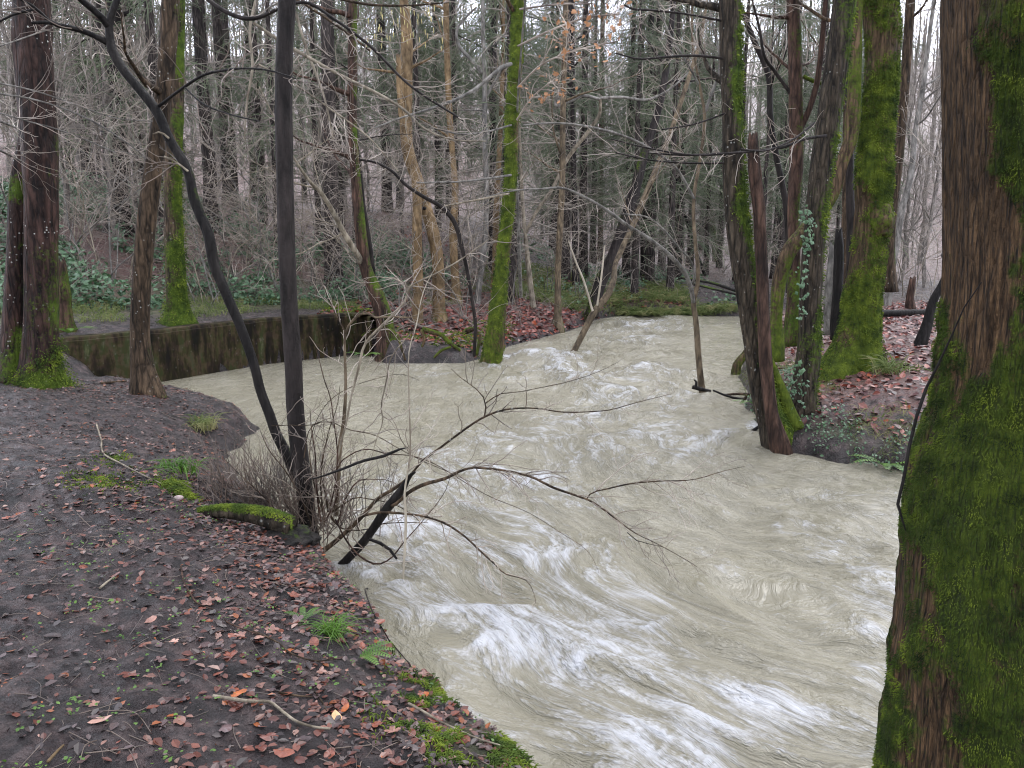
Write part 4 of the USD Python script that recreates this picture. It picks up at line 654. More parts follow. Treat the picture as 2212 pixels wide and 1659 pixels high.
for L in ([(560, 1230, 28), (540, 1100, 24), (530, 1000, 20), (510, 650, 16), (480, 440, 10), (470, 300, 6)], [(620, 1150, 26), (600, 1000, 20), (560, 850, 14), (600, 600, 9), (640, 480, 6)], [(640, 1100, 18), (700, 800, 16), (690, 560, 16), (660, 350, 14), (640, 200, 13), (590, 60, 12), (560, -60, 9), (520, -200, 5)], [(600, 1220, 22), (700, 1000, 18), (680, 830, 14), (720, 740, 14), (800, 680, 14), (880, 640, 14), (960, 630, 14), (1110, 670, 14), (1290, 680, 12), (1480, 740, 10), (1640, 830, 9), (1780, 920, 9), (2000, 1040, 9), (2130, 1090, 8), (2290, 1160, 7), (2530, 1310, 6), (2800, 1510, 5), (2870, 1659, 4)],
          [(420, 700, 12), (500, 430, 11), (600, 400, 10), (800, 470, 10), (1000, 510, 10), (1200, 620, 9), (1370, 710, 9), (1600, 810, 8), (1800, 900, 6)], [(150, 436, 10), (300, 430, 10), (480, 430, 9), (560, 400, 8), (640, 370, 6)], [(650, 1150, 24), (760, 1080, 16), (830, 1035, 14), (1000, 1050, 13), (1150, 1080, 12), (1300, 1160, 9), (1400, 1250, 6)], [(640, 1180, 30), (720, 1280, 18), (800, 1300, 16), (960, 1290, 16), (1060, 1250, 16), (1180, 1240, 12), (1450, 1240, 8)], [(590, 1260, 24), (560, 900, 18), (620, 500, 12), (700, 250, 8), (720, 100, 5)], [(300, 1300, 26), (200, 1150, 18), (60, 1000, 14), (-100, 850, 9), (-250, 700, 5)], [(480, 1250, 22), (380, 1000, 18), (260, 800, 14), (120, 620, 10), (60, 480, 6)], [(700, 1250, 24), (760, 1050, 18), (900, 880, 14), (1000, 880, 10), (1130, 890, 9), (1220, 940, 6)], [(590, 1180, 20), (500, 900, 16), (470, 600, 11), (520, 400, 8), (640, 220, 8), (820, 110, 7), (1000, 50, 6), (1240, 10, 6), (1380, 60, 4)]):
    cl(1, 2, L, 'bark_brown' if len(L) % 2 else 'bark_russet', 5.95, 5.55 if len(L) > 9 else 5.9, twigs=9, twigL=.42, name='stem' if L[0][1] > 1000 else 'branch')
g = np.random.default_rng(3)
root = at(655, 1180, 6.05)
sh = []
for k in range(380):                                              # the thicket of thin shoots at its foot
    o = root + g.normal(size=3) * [.24, .18, .06] + [(-.42 if k % 3 else .05), .1, .1]; d = np.array([g.normal(-.25, .5), g.normal(0, .35), 1.0]); q = [o]
    for _ in range(7): d = d / np.linalg.norm(d) + g.normal(size=3) * .16; q.append(q[-1] + d * g.uniform(.06, .13))
    q = np.array(q); rr = np.linspace(.004, .0012, len(q)); sh.append((q, rr)); sh += sprout(q, rr, g, 3, .22, r0=.0022, tip=.0010, segs=4, wander=.22)
bl = trimesh.creation.icosphere(4, 1.); vv = np.array(bl.vertices); vv = vv * (1 + .7 * (fbm(vv * 2.6, 4, 15) - .5))[:, None] * [.25, .2, .10] + at(604, 1162, stand(575, 1150)[1]) - [0, 0, .03]  # black lump added to stand for the shade of the hollow under the bush
put('hollow_shade_lump', (vv, np.array(bl.faces)), 'bark_black', cb, pv={'moss': .1 + .35 * vv[:, 2] / .5 + (fbm(vv * 8, 3, 6) - .5) * .6 - .2}, label='black lump added for the shaded hollow under the shoots')
curves('shoots', sh, 'twig_dark', cb, kind='stuff'); curves('twigs', tw, 'twig', cb, kind='stuff')
lgp = thing('mossy_log', 'moss-topped log jutting from the muddy bank into the dark hollow under the bush', 'log')
YL = stand(470, 1112)[1] - .12
limb(lgp, [(430, 1108, 18), (470, 1105, 26), (520, 1108, 34), (575, 1118, 42), (632, 1140, 50)], 'bark_oak', YL + .02, YL - .15, name='trunk', K=20, moss=.38, rough=.16)
P, R = world_path([(430, 1108, 18), (470, 1105, 26), (520, 1108, 34), (575, 1118, 42), (632, 1140, 50)], YL + .02, YL - .15); C, RR, s_ = spline(P, R, .01); k = (len(C) * rng.random(2600) ** 1.2).astype(int); a = rng.uniform(-1.2, 1.2, 2600); MOSSLOG = C[k] + (RR[k] * .98)[:, None] * np.stack([.2 * np.sin(a), -np.sin(a), np.cos(a)], 1)
LOGP = lgp
lgp = thing('sawn_log', 'small grey sawn log end wedged under the bush at the bank edge', 'log'); limb(lgp, [(632, 1214, 16), (650, 1209, 17), (668, 1204, 17)], 'bark_grey', 5.15, 5.3, name='stem', K=12)

# ------------------------------------------------------------------ conifers and bare trees behind
def conifer(name, label, h, r, seed, group, foliage=1., low=4.5, mat='bark_far', needles='needles'):
    g = np.random.default_rng(seed); t = thing(name, label, 'tree', group)
    z = np.linspace(-.3, h, 26); C = np.stack([np.cumsum(g.normal(size=26) * .012), np.cumsum(g.normal(size=26) * .012), z], -1)
    v, f, nrm, s = tube(C, r * (1 - .93 * np.clip(z / h, 0, 1)) + r * .35 * np.exp(-np.maximum(z, 0) / .3), 10, .06, seed); put('trunk', (v, f), mat, t, pv={'moss': moss_of(v, nrm, s, -.2, .2, .4, seed)})
    br, nd = [], []
    for k in range(int(46 + h * 3)):
        zz = g.uniform(1.2, h * .97); a = g.uniform(0, 6.28); live = zz > low + g.normal() * 1.2
        L = (1.0 + .10 * h) * g.uniform(.5, 1.1) * (1 - .82 * zz / h) + .35
        o = np.array([0, 0, zz]); d = np.array([math.cos(a), math.sin(a), g.uniform(-.15, .25)]); q = [o]
        for m in range(6): d = d + [0, 0, -.11 if live else -.05] + g.normal(size=3) * .06; q.append(q[-1] + d / np.linalg.norm(d) * L / 6)
        q = np.array(q); rr = np.linspace(.016, .005, 7); br.append((q, rr))
        if live and foliage:
            nd += sprout(q, rr, g, int(17 * foliage), L * .45, (30, 70), -.20, 0, umin=.1, r0=.026, tip=.009, segs=3, wander=.2)
        else: br += sprout(q, rr, g, 4, L * .5, (25, 60), -.06, 0, umin=.2, r0=.006, tip=.003, segs=4, wander=.2)
    curves('branches', br, 'twig_far', t, kind='stuff'); curves('foliage', nd, needles, t, kind='stuff'); return t
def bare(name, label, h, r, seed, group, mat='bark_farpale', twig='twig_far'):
    g = np.random.default_rng(seed); t = thing(name, label, 'tree', group)
    z = np.linspace(-.3, h, 24); C = np.stack([np.cumsum(g.normal(size=24) * .05), np.cumsum(g.normal(size=24) * .05), z], -1)
    R = r * (1 - .9 * np.clip(z / h, 0, 1)); v, f, nrm, s = tube(C, R, 8, .06, seed); put('trunk', (v, f), mat, t, pv={'moss': moss_of(v, nrm, s, -.2, .2, .3, seed)})
    b = sprout(C, R, g, 26, h * .30, (28, 60), .06, 7, .5, umin=.12, r0=r * .35, tip=.006, segs=7, wander=.14)
    b += sum([sprout(*x, g, 4, h * .06, (30, 60), .02, 0, r0=.006, tip=.004, segs=3) for x in b[::2]], [])
    curves('branches', b, twig, t, kind='stuff'); return t
LAND = [(90, 'the flecked trunk'), (315, 'the brown leaning tree'), (377, 'the mossy trunk behind the wall'), (450, 'the black leaning sapling'), (616, 'the straight dark trunk'), (780, 'the bent reddish trunk'), (940, 'the curving ochre trunk'), (1095, 'the mossy trunk in the stream'), (1210, 'the straight tan trunk'), (1345, 'the strongly leaning dark trunk'), (1505, 'the sapling in the stream'), (1600, 'the tall mossy-sided trunk'), (1760, 'the ivy-strand trunk'), (1880, 'the big mossy tree'), (1975, 'the pale grey leaning trunk')]
placed = {}
def name_copies():
    nth = ['nearest', 'second nearest', 'third nearest', 'fourth nearest', 'fifth nearest', 'sixth nearest', 'seventh nearest', 'eighth nearest']
    for (base, side, what), L in placed.items():
        for i, (Y, r) in enumerate(sorted(L, key=lambda q: q[0])):
            r.SetCustomDataByKey('label', f'{base}, {side} of {what}' + ('' if len(L) == 1 else f', {nth[min(i, 7)]}'))
def note(r, p, base):
    px = 1106 + F * p[0] / p[1]; lx, what = min(LAND, key=lambda q: abs(q[0] - px)); placed.setdefault((base, 'just left' if px < lx else 'just right', what), []).append((p[1], r))
def place(src, n, name, label, group, where, smin=.8, smax=1.25):
    """n copies of a thing, each a thing of its own; where() gives ground points"""
    for k in range(n):
        p = where()
        if p is None: continue
        if k == 0 and not src.GetAttribute('xformOp:translate'): x = UsdGeom.Xformable(src); r = src
        else:
            r = thing(name, label, 'tree', group); r.GetReferences().AddInternalReference(src.GetPath()); r.SetInstanceable(True); x = UsdGeom.Xformable(r)
        note(r, p, SHORT[label]); s = rng.uniform(smin, smax); x.ClearXformOpOrder(); x.AddTranslateOp().Set(Gf.Vec3d(*map(float, p))); x.AddRotateZOp().Set(float(rng.uniform(0, 360))); x.AddScaleOp().Set(Gf.Vec3f(s, s, s * rng.uniform(.9, 1.15)))
taken = []
SHORT = {'feathery conifer just beyond the right bank': 'feathery conifer', 'tall dark conifer on the undergrown slope behind the concrete wall': 'tall dark conifer', 'slender drooping conifer on the slope behind the concrete wall': 'slender drooping conifer', 'grey-green conifer in the middle of the wood beyond the leaf bank': 'tall grey-green conifer', 'dense drooping young conifer in the middle of the wood': 'dense young conifer', 'drooping spruce close behind the red leaf bank': 'drooping spruce', 'dark conifer beyond the river bend, seen between the right-hand trunks': 'dark far conifer', 'pale bare broadleaf tree in the far wood': 'pale bare far tree', 'thin pale bare tree among the conifers on the left slope': 'thin pale bare tree', 'slim grey bare tree on the pale hillside at right': 'slim grey bare tree', 'pale bare hazel scrub above the concrete wall': 'pale hazel above the wall', 'twiggy bare hazel scrub on the red leaf bank': 'twiggy hazel', 'fine grey hazel scrub on the far bank of the bend': 'fine grey hazel', 'sparse hazel scrub on the red leaves at right': 'sparse hazel'}
def spot(px0, px1, Y0, Y1, gap=1.3, power=1.):
    def go():
        for _ in range(60):
            Yv = Y0 + (Y1 - Y0) * rng.random() ** power; px = rng.uniform(px0, px1); x = (px - 1106) / F * Yv * 1.0
            if sdist(np.array([x]), np.array([Yv]))[0] < .8: continue
            if any((x - a) ** 2 + (Yv - b) ** 2 < gap * gap for a, b in taken): continue
            taken.append((x, Yv)); return np.array([x, Yv, float(terr(np.array([x]), np.array([Yv]))[0])])
    return go
A = 'conifers on the slope behind the concrete wall'
c0 = conifer('conifer', 'tall dark conifer on the undergrown slope behind the concrete wall', 19, .20, 101, A, 1.1, 4.)
place(c0, 13, 'conifer', 'tall dark conifer on the undergrown slope behind the concrete wall', A, spot(-80, 760, 23, 40, 1.7))
c1 = conifer('conifer', 'slender drooping conifer on the slope behind the concrete wall', 15, .14, 102, A, 1.3, 2.8)
place(c1, 13, 'conifer', 'slender drooping conifer on the slope behind the concrete wall', A, spot(60, 800, 22, 44, 1.7))
A = 'conifers in the middle of the wood'
c2 = conifer('conifer', 'grey-green conifer in the middle of the wood beyond the leaf bank', 20, .19, 103, A, 1.4, 3.2)
place(c2, 19, 'conifer', 'grey-green conifer in the middle of the wood beyond the leaf bank', A, spot(700, 1500, 31, 56, 1.8))
c3 = conifer('conifer', 'dense drooping young conifer in the middle of the wood', 14, .13, 104, A, 1.6, 2.2)
place(c3, 13, 'conifer', 'dense drooping young conifer in the middle of the wood', A, spot(760, 1560, 33, 58, 1.8))
A = 'conifers beyond the river bend at right'
c5 = conifer('conifer', 'drooping spruce close behind the red leaf bank', 17, .11, 106, A, 1.4, 4.6)
place(c5, 7, 'conifer', 'drooping spruce close behind the red leaf bank', A, spot(640, 1330, 25, 32, 1.6))
c4 = conifer('conifer', 'dark conifer beyond the river bend, seen between the right-hand trunks', 18, .17, 105, A, 1.4, 2.8)
place(c4, 17, 'conifer', 'dark conifer beyond the river bend, seen between the right-hand trunks', A, spot(1380, 1860, 34, 60, 1.8))
c6 = conifer('conifer', 'feathery conifer just beyond the right bank', 16, .13, 107, A, 1.5, 2.6)
place(c6, 11, 'conifer', 'feathery conifer just beyond the right bank', A, spot(1420, 1860, 31, 46, 1.6))
A = 'bare broadleaf trees in the far wood'
b0 = bare('bare_tree', 'pale bare broadleaf tree in the far wood', 15, .13, 111, A)
place(b0, 22, 'bare_tree', 'pale bare broadleaf tree in the far wood', A, spot(-60, 2150, 34, 66, 1.3))
A2 = 'thin pale trunks on the slope at left'
b1 = bare('bare_tree', 'thin pale bare tree among the conifers on the left slope', 12, .085, 112, A2)
place(b1, 18, 'bare_tree', 'thin pale bare tree among the conifers on the left slope', A2, spot(0, 900, 21, 40, 1.1))
A3 = 'bare trees on the pale hillside at right'
b2 = bare('bare_tree', 'slim grey bare tree on the pale hillside at right', 11, .075, 113, A3)
place(b2, 14, 'bare_tree', 'slim grey bare tree on the pale hillside at right', A3, spot(1850, 2150, 24, 60, 1.2))

# hazel scrub: many pale thin stems arching up
def hazel(label, seed, n, h, group, twig='twig', spread=.5, lean=.35, name='hazel_shrub'):
    g = np.random.default_rng(seed); t = thing(name, label, 'shrub', group); tw = []
    for k in range(n):
        d = np.array([g.normal() * lean, g.normal() * lean, 1.]); q = [np.array([g.normal() * .15, g.normal() * .15, -.1])]; H = h * g.uniform(.55, 1.1)
        for m in range(10): d = d / np.linalg.norm(d) + g.normal(size=3) * .10 + [d[0] * .05, d[1] * .05, -.055]; q.append(q[-1] + d / np.linalg.norm(d) * H / 10)
        q = np.array(q); r0 = g.uniform(.010, .022); rr = np.linspace(r0, .004, 11); v, f, nrm, s = tube(q, rr, 5, .05, seed + k); put('stem', (v, f), 'bark_pale' if k % 2 else 'bark_grey', t, pv={'moss': np.full(len(v), -.2)})
        tw += sprout(q, rr, g, 15, H * .30, (30, 70), .03, 4, .5, umin=.18, r0=.007, tip=.003, segs=6, wander=.15)
    curves('twigs', tw, twig, t, kind='stuff'); return t
def place_hz(src, label, group, pts):
    for k, (px, py, s) in enumerate(pts):
        p = stand(px, py)
        if k == 0: r = src
        else: r = thing('hazel_shrub', label, 'shrub', group); r.GetReferences().AddInternalReference(src.GetPath()); r.SetInstanceable(True)
        note(r, p, SHORT[label]); x = UsdGeom.Xformable(r); x.ClearXformOpOrder(); x.AddTranslateOp().Set(Gf.Vec3d(*map(float, p))); x.AddRotateZOp().Set(float(rng.uniform(0, 360))); x.AddScaleOp().Set(Gf.Vec3f(s, s, s))
l0 = 'pale bare hazel scrub above the concrete wall'
place_hz(hazel(l0, 201, 7, 6.0, 'hazel scrub above the wall'), l0, 'hazel scrub above the wall', [(520, 640, 1.), (450, 655, .9), (230, 600, 1.1), (600, 640, 1.), (700, 640, .9), (640, 600, 1.2), (380, 560, 1.1), (160, 560, 1.), (60, 560, 1.1)])
l1 = 'twiggy bare hazel scrub on the red leaf bank'
place_hz(hazel(l1, 202, 6, 6.5, 'hazel scrub on the leaf bank'), l1, 'hazel scrub on the leaf bank', [(860, 690, 1.), (1000, 690, .9), (1100, 660, 1.1), (1180, 640, .9), (930, 640, 1.1), (1250, 655, .9), (780, 650, 1.)])
l2 = 'fine grey hazel scrub on the far bank of the bend'
place_hz(hazel(l2, 203, 6, 5.5, 'hazel scrub on the far bank'), l2, 'hazel scrub on the far bank', [(1380, 600, 1.), (1500, 610, 1.), (1560, 590, 1.1), (1330, 600, 1.), (1640, 640, .9)])
l3 = 'sparse hazel scrub on the red leaves at right'
place_hz(hazel(l3, 204, 4, 5., 'hazel scrub at right'), l3, 'hazel scrub at right', [(1960, 640, 1.), (1780, 650, 1.), (2010, 620, 1.1), (1930, 600, 1.2)])
name_copies()
# brown beech leaves that still hang on twigs high in the middle
def quad_leaves(name, O, N, size, mat, parent=None, tint=None, g=None, asp=.62, **kw):
    g = g or np.random.default_rng(1); n = len(O); N = N / np.linalg.norm(N, axis=1, keepdims=True)
    a = np.cross(N, g.normal(size=(n, 3))); a /= np.linalg.norm(a, axis=1, keepdims=True); b = np.cross(N, a); s = (size * g.uniform(.6, 1.3, n))[:, None]; fold = g.uniform(-.1, .45, n)[:, None] * s
    V = np.stack([O - a * s, O - a * s * .3 - b * s * asp + N * fold, O + a * s * .45 - b * s * asp * .8 + N * fold, O + a * s * 1.1 + N * fold * .5, O + a * s * .45 + b * s * asp * .8 + N * fold, O - a * s * .3 + b * s * asp + N * fold], 1).reshape(-1, 3)
    h = (np.arange(n) * 6)[:, None, None]; f = (np.array([[0, 1, 2], [0, 2, 3], [0, 3, 4], [0, 4, 5]])[None] + h).reshape(-1, 3)
    return put(name, (V, f), mat, parent, smooth=False, pv=None if tint is None else {'tint': np.repeat(tint, 6, 0)}, **kw)
g = np.random.default_rng(31); bt = thing('beech_sapling', 'twigs still hung with orange-brown beech leaves, high above the stream', 'tree')
P, R = world_path([(1125, 640, 8), (1120, 500, 7), (1115, 300, 5), (1125, 120, 4), (1140, -60, 4)], 20., 15.); C, RR, s = spline(P, R, .2); v, f, nrm, sv = tube(C, RR, 7); put('trunk', (v, f), 'bark_grey', bt, pv={'moss': np.full(len(v), -.2)})
tw, O = [], []
for p in ([(1118, 100, 4), (1180, 70, 4), (1260, 40, 3.5), (1340, 30, 3)], [(1117, 190, 4), (1170, 140, 4), (1240, 110, 3), (1330, 90, 3)], [(1122, 20, 4), (1200, 10, 3), (1280, 8, 3)], [(1116, 260, 4), (1150, 210, 3), (1200, 170, 3)]):
    P, R = world_path(p, 15.8, 14.8); C, RR, s = spline(P, R, .12); tw.append((C, RR)); x = sprout(C, RR, g, 18, 1., sub=3); tw += x
    for q, r in x: O += [q[g.integers(1, len(q))] + g.normal(size=3) * .03 for _ in range(1)] if g.random() < .55 else []
curves('twigs', tw, 'twig', bt, kind='stuff'); O = np.array(O); quad_leaves('leaves', O, g.normal(size=(len(O), 3)) + [0, -.6, 0], .05, 'leaf_hung', bt, g=g, kind='stuff')
# hazel catkins
st = []
for (px, py) in np.stack([g.uniform(780, 960, 60), g.uniform(8, 100, 60)], -1):
    o = at(px, py, 9.5 + g.normal() * .4); st.append((np.array([o, o + [0, 0, -.03], o + [.003, 0, -.055]]), np.array([.004, .004, .002])))
ct = thing('hazel_branch', 'twigs with hanging yellowish catkins at the top, right of the straight dark trunk', 'branch'); curves('catkins', st, 'catkin', ct, kind='stuff')
x = limb(ct, [(700, -10, 6), (800, 10, 5), (880, 12, 4), (970, 5, 3)], 'bark_brown', 9.5, twigs=14, twigL=.8, K=6) + limb(ct, [(560, -30, 7), (640, 0, 6), (720, 50, 5), (800, 110, 4)], 'bark_brown', 9.3, twigs=10, twigL=.8, K=6) ; curves('twigs', x, 'twig', ct, kind='stuff')
tb = thing('overhanging_branch', 'long bare bough slanting down right across the straight dark trunk', 'branch')
x = limb(tb, [(430, -20, 10), (470, 15, 9), (530, 40, 9), (558, 38, 8), (600, 20, 7), (660, 5, 6), (720, 40, 6), (800, 100, 6), (880, 180, 5), (1000, 260, 4)], 'bark_dark', 7.4, 7.0, twigs=22, twigL=.7, K=7)
x += limb(tb, [(548, 50, 6), (600, 85, 7), (650, 115, 7), (740, 165, 6.5), (830, 210, 6), (870, 235, 5.5), (920, 280, 4.5), (970, 300, 3), (1050, 305, 2)], 'bark_pale', 7.3, 7.2, twigs=18, twigL=.7, K=7)
x += limb(tb, [(560, 140, 4), (640, 185, 4), (720, 240, 3.5), (800, 300, 3), (860, 370, 2.5)], 'bark_pale', 7.6, 7.4, twigs=14, twigL=.6, K=6)
x += limb(tb, [(640, 30, 5), (660, 100, 6), (690, 180, 6), (700, 210, 5), (720, 300, 4)], 'bark_pale', 7.6, 7.5, twigs=10, twigL=.6, K=6)
x += limb(tb, [(528, 300, 3), (535, 210, 5), (545, 150, 6), (540, 60, 6), (552, 0, 5)], 'bark_pale', 9, 9, twigs=10, twigL=.8, K=6)
curves('twigs', x, 'twig', tb, kind='stuff')
tb = thing('overhanging_branch', 'pale curved branch arching from the stream-edge mossy trunk towards the left', 'branch')
x = limb(tb, [(1104, 138, 8), (1085, 145, 8), (1060, 165, 7.5), (1030, 190, 7), (985, 215, 6.5), (930, 235, 5.5), (880, 250, 4), (800, 280, 3)], 'bark_grey', 17, 15.5, twigs=22, twigL=1.2, K=7)
x += limb(tb, [(1105, 270, 4), (1050, 285, 4), (1000, 290, 3.5), (930, 275, 3)], 'bark_grey', 17, 16, twigs=12, twigL=1.1, K=6)
x += limb(tb, [(1104, 378, 5), (1060, 385, 5), (1000, 392, 4), (900, 395, 3)], 'bark_grey', 17, 15.8, twigs=14, twigL=1.1, K=6) + limb(tb, [(1100, 418, 4), (1040, 430, 4), (960, 445, 3)], 'bark_pale', 17, 15.8, twigs=10, twigL=1.1, K=6)
curves('twigs', x, 'twig', tb, kind='stuff')
tb = thing('arched_stem', 'dark arched stem curving from the left over the middle bank down to the water', 'branch')
x = limb(tb, [(1024, 770, 7), (1026, 690, 8), (1018, 640, 7), (1008, 580, 8), (1000, 545, 9), (975, 470, 10), (950, 445, 9), (915, 425, 8), (880, 402, 7), (840, 365, 6), (800, 348, 5), (775, 345, 4)], 'bark_dark', 16.8, 15.8, twigs=20, twigL=1.2, K=7); curves('twigs', x, 'twig', tb, kind='stuff')

# ------------------------------------------------------------------ undergrowth, far wood, litter, small things
def scatter(n, x0, x1, y0, y1, cond):
    out = []
    while sum(map(len, out)) < n:
        x, y = rng.uniform(x0, x1, 4 * n), rng.uniform(y0, y1, 4 * n); d = sdist(x, y); k = cond(x, y, d); out.append(np.stack([x, y], -1)[k])
        if len(out) > 60: break
    p = np.vstack(out)[:n]; return np.c_[p, terr(p[:, 0], p[:, 1])]
def clump(x, y, f, s): return fbm(P3(x * f, y * f, 0), 3, s)
uof = lambda x, y: (x + 6.5) * NW[0] + (y - 14.65) * NW[1]
p = scatter(30000, -16, -1, 15, 29, lambda x, y, d: (uof(x, y) > 2.0 + .8 * clump(x, y, .6, 302)) & (clump(x, y, .7, 301) > .38 + .012 * (y - 15)) & (rng.random(x.shape) < .9))
p[:, 2] += rng.random(len(p)) ** 2 * .8 * clump(p[:, 0], p[:, 1], .8, 309) * 1.6
quad_leaves('undergrowth', p, rng.normal(size=p.shape) * .6 + [0, -.3, 1], .055, 'ivy', label='dark glossy ivy and bramble leaves covering the slope behind the wall', cat='undergrowth', kind='stuff')
p = scatter(4500, -1, 9, 27.5, 48, lambda x, y, d: (d > .25) & (clump(x, y, .5, 303) > .5)); p[:, 2] += rng.random(len(p)) ** 2 * .35
quad_leaves('undergrowth', p, rng.normal(size=p.shape) * .6 + [0, -.3, 1], .07, 'ivy', label='low green undergrowth on the bank beyond the river bend', cat='undergrowth', kind='stuff')
p = scatter(1500, 3.5, 7, 8.4, 13, lambda x, y, d: (d > -.1) & (d < .8) & (clump(x, y, 1.6, 304) > .5)); p[:, 2] = np.maximum(p[:, 2], .0) + rng.random(len(p)) * .12
quad_leaves('undergrowth', p, rng.normal(size=p.shape) * .6 + [0, -.4, 1], .018, 'ivy', label='small ivy leaves along the edge of the right bank', cat='undergrowth', kind='stuff')
def blades(name, p, L, r, mat, lean=.5, up=1., g=rng, **kw):
    st = []
    for o in p:
        d = np.array([g.normal() * lean, g.normal() * lean, up]); d /= np.linalg.norm(d); l = L * g.uniform(.5, 1.3); m = o + d * l * .55; d2 = d + [d[0] * .8, d[1] * .8, -.75]; st.append((np.array([o - [0, 0, .02], m, m + d2 * l * .5]), np.array([r, r * .8, r * .25])))
    return curves(name, st, mat, **kw)
blades('grass', scatter(1700, -12, 0, 15, 24, lambda x, y, d: (uof(x, y) > 1.3) & (uof(x, y) < 3.2) & (clump(x, y, .9, 305) > .5)), .2, .006, 'grass', label='pale grass fringe along the path behind the wall', cat='grass', kind='stuff')
blades('grass', scatter(4500, -1, 7, 26.5, 34, lambda x, y, d: (d > .05) & (d < 5) & (clump(x, y, .8, 306) > .44)), .45, .011, 'grass', .8, label='rough grass tussocks drooping over the undercut far bank', cat='grass', kind='stuff')
blades('grass', scatter(1500, 3.4, 8, 8, 15, lambda x, y, d: (d > 0) & (d < 1.0) & (clump(x, y, 1.4, 307) > .5)), .13, .003, 'grass', .9, label='thin grass on the lip of the right bank', cat='grass', kind='stuff')
e = gp(rng.uniform(1296, 1600, 1500), 683 + 8 * (rng.random(1500) < .0))[:, :2] + rng.normal(size=(1500, 2)) * [.15, .12] + [0, .35]; e = np.c_[e, np.maximum(terr(e[:, 0], e[:, 1]), .05)]
blades('grass', e, .5, .010, 'grass', .8, .5, label='grass hanging down over the eroded lip of the far bank', cat='grass', kind='stuff')
# bramble and dead twig tangles
def tangle(pts, L, r, mat, arch=.5, sub=3, **kw):
    st = []
    for o in pts:
        a = rng.uniform(0, 6.28); d = np.array([math.cos(a) * arch, math.sin(a) * arch, 1.]); l = L * rng.uniform(.4, 1.2); q = [o - [0, 0, .05]]
        for _ in range(6): d = d / np.linalg.norm(d) + [d[0] * .1, d[1] * .1, -.24] + rng.normal(size=3) * .14; q.append(q[-1] + d / np.linalg.norm(d) * l / 6)
        q = np.array(q); rr = np.linspace(r, r * .4, 7); st.append((q, rr)); st += sprout(q, rr, rng, sub, l * .4, r0=r * .6, tip=r * .35, segs=4, wander=.2)
    return curves('bramble_tangle', st, mat, cat='brambles', kind='stuff', **kw)
tangle(scatter(1100, -22, 0, 16, 36, lambda x, y, d: (uof(x, y) > 2.2) & (clump(x, y, .5, 311) > .42)), 2.0, .006, 'twig_far', label='brown tangle of brambles and dead twigs on the slope behind the wall')
tangle(scatter(420, -4, 5, 19.5, 34, lambda x, y, d: (d > .4) & (clump(x, y, .5, 312) > .42)), 1.5, .006, 'twig_far', label='low tangle of dead twigs on the leaf bank and beyond')
tangle(scatter(420, 4.5, 18, 17, 38, lambda x, y, d: (d > 1.2) & (clump(x, y, .4, 313) > .45)), 1.8, .007, 'twig_far', label='pale tangle of brambles behind the fallen log at right')
rt = thing('tree_roots', 'mossy roots spilling down the mud from the bent reddish trunk and its neighbours', 'roots')
for L in ([(1400, 1180, 40), (1480, 1205, 44), (1560, 1230, 40), (1620, 1290, 34), (1720, 1360, 26)], [(1390, 1190, 30), (1420, 1260, 26), (1400, 1330, 20)], [(1120, 1180, 34), (1200, 1250, 30), (1230, 1340, 22), (1260, 1440, 18)], [(1060, 1200, 30), (1040, 1320, 24), (1010, 1430, 18)], [(1500, 1420, 20), (1560, 1360, 24), (1640, 1330, 20)], [(1850, 1400, 26), (1870, 1310, 30), (1880, 1220, 18)], [(1730, 1230, 40), (1780, 1190, 50), (1850, 1180, 30)], [(900, 1240, 20), (960, 1200, 26), (1040, 1180, 30)]):
    q = tl(1, 1, L); Yr = min(stand(*p[:2])[1] for p in q) - .08
    limb(rt, q, 'bark_mossy', Yr, name='root', moss=.5, K=8, rough=.12)
p = scatter(900, -4.5, 0, 17.5, 23, lambda x, y, d: (d > .02) & (d < 1.4) & (clump(x, y, 1.3, 351) > .5)); blades('moss', p, .12, .011, 'moss', .9, 1., label='moss clumps on the mud round the bent reddish trunk', cat='moss', kind='stuff')
# the far wood, one mass
p = scatter(900, -70, 75, 62, 125, lambda x, y, d: d > 1); V, Fc, st, h0 = [], [], [], 0
for o in p:
    h = rng.uniform(7, 13); r = rng.uniform(.06, .14); v, f, nrm, s = tube(np.array([o - [0, 0, .3], o + [rng.normal() * .2, 0, h * .5], o + [rng.normal() * .5, 0, h]]), np.array([r, r * .7, r * .2]), 5, cap=False); V.append(v); Fc.append(f + h0); h0 += len(v)
    for k in range(9):
        z = rng.uniform(.25, .95) * h; d = np.array([rng.normal(), rng.normal(), 1.1]); d /= np.linalg.norm(d); l = rng.uniform(1, 2.6); st.append((np.array([o + [0, 0, z], o + [0, 0, z] + d * l * .5, o + [0, 0, z] + (d + [0, 0, .15]) * l]), np.array([.035, .028, .014])))
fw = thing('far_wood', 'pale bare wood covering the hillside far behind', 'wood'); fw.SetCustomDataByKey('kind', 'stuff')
put('trunks', (np.vstack(V), np.vstack(Fc)), 'bark_farpale', fw, pv={'moss': np.full(h0, -.3)}, kind='stuff'); curves('twigs', st, 'twig_far', fw, kind='stuff')

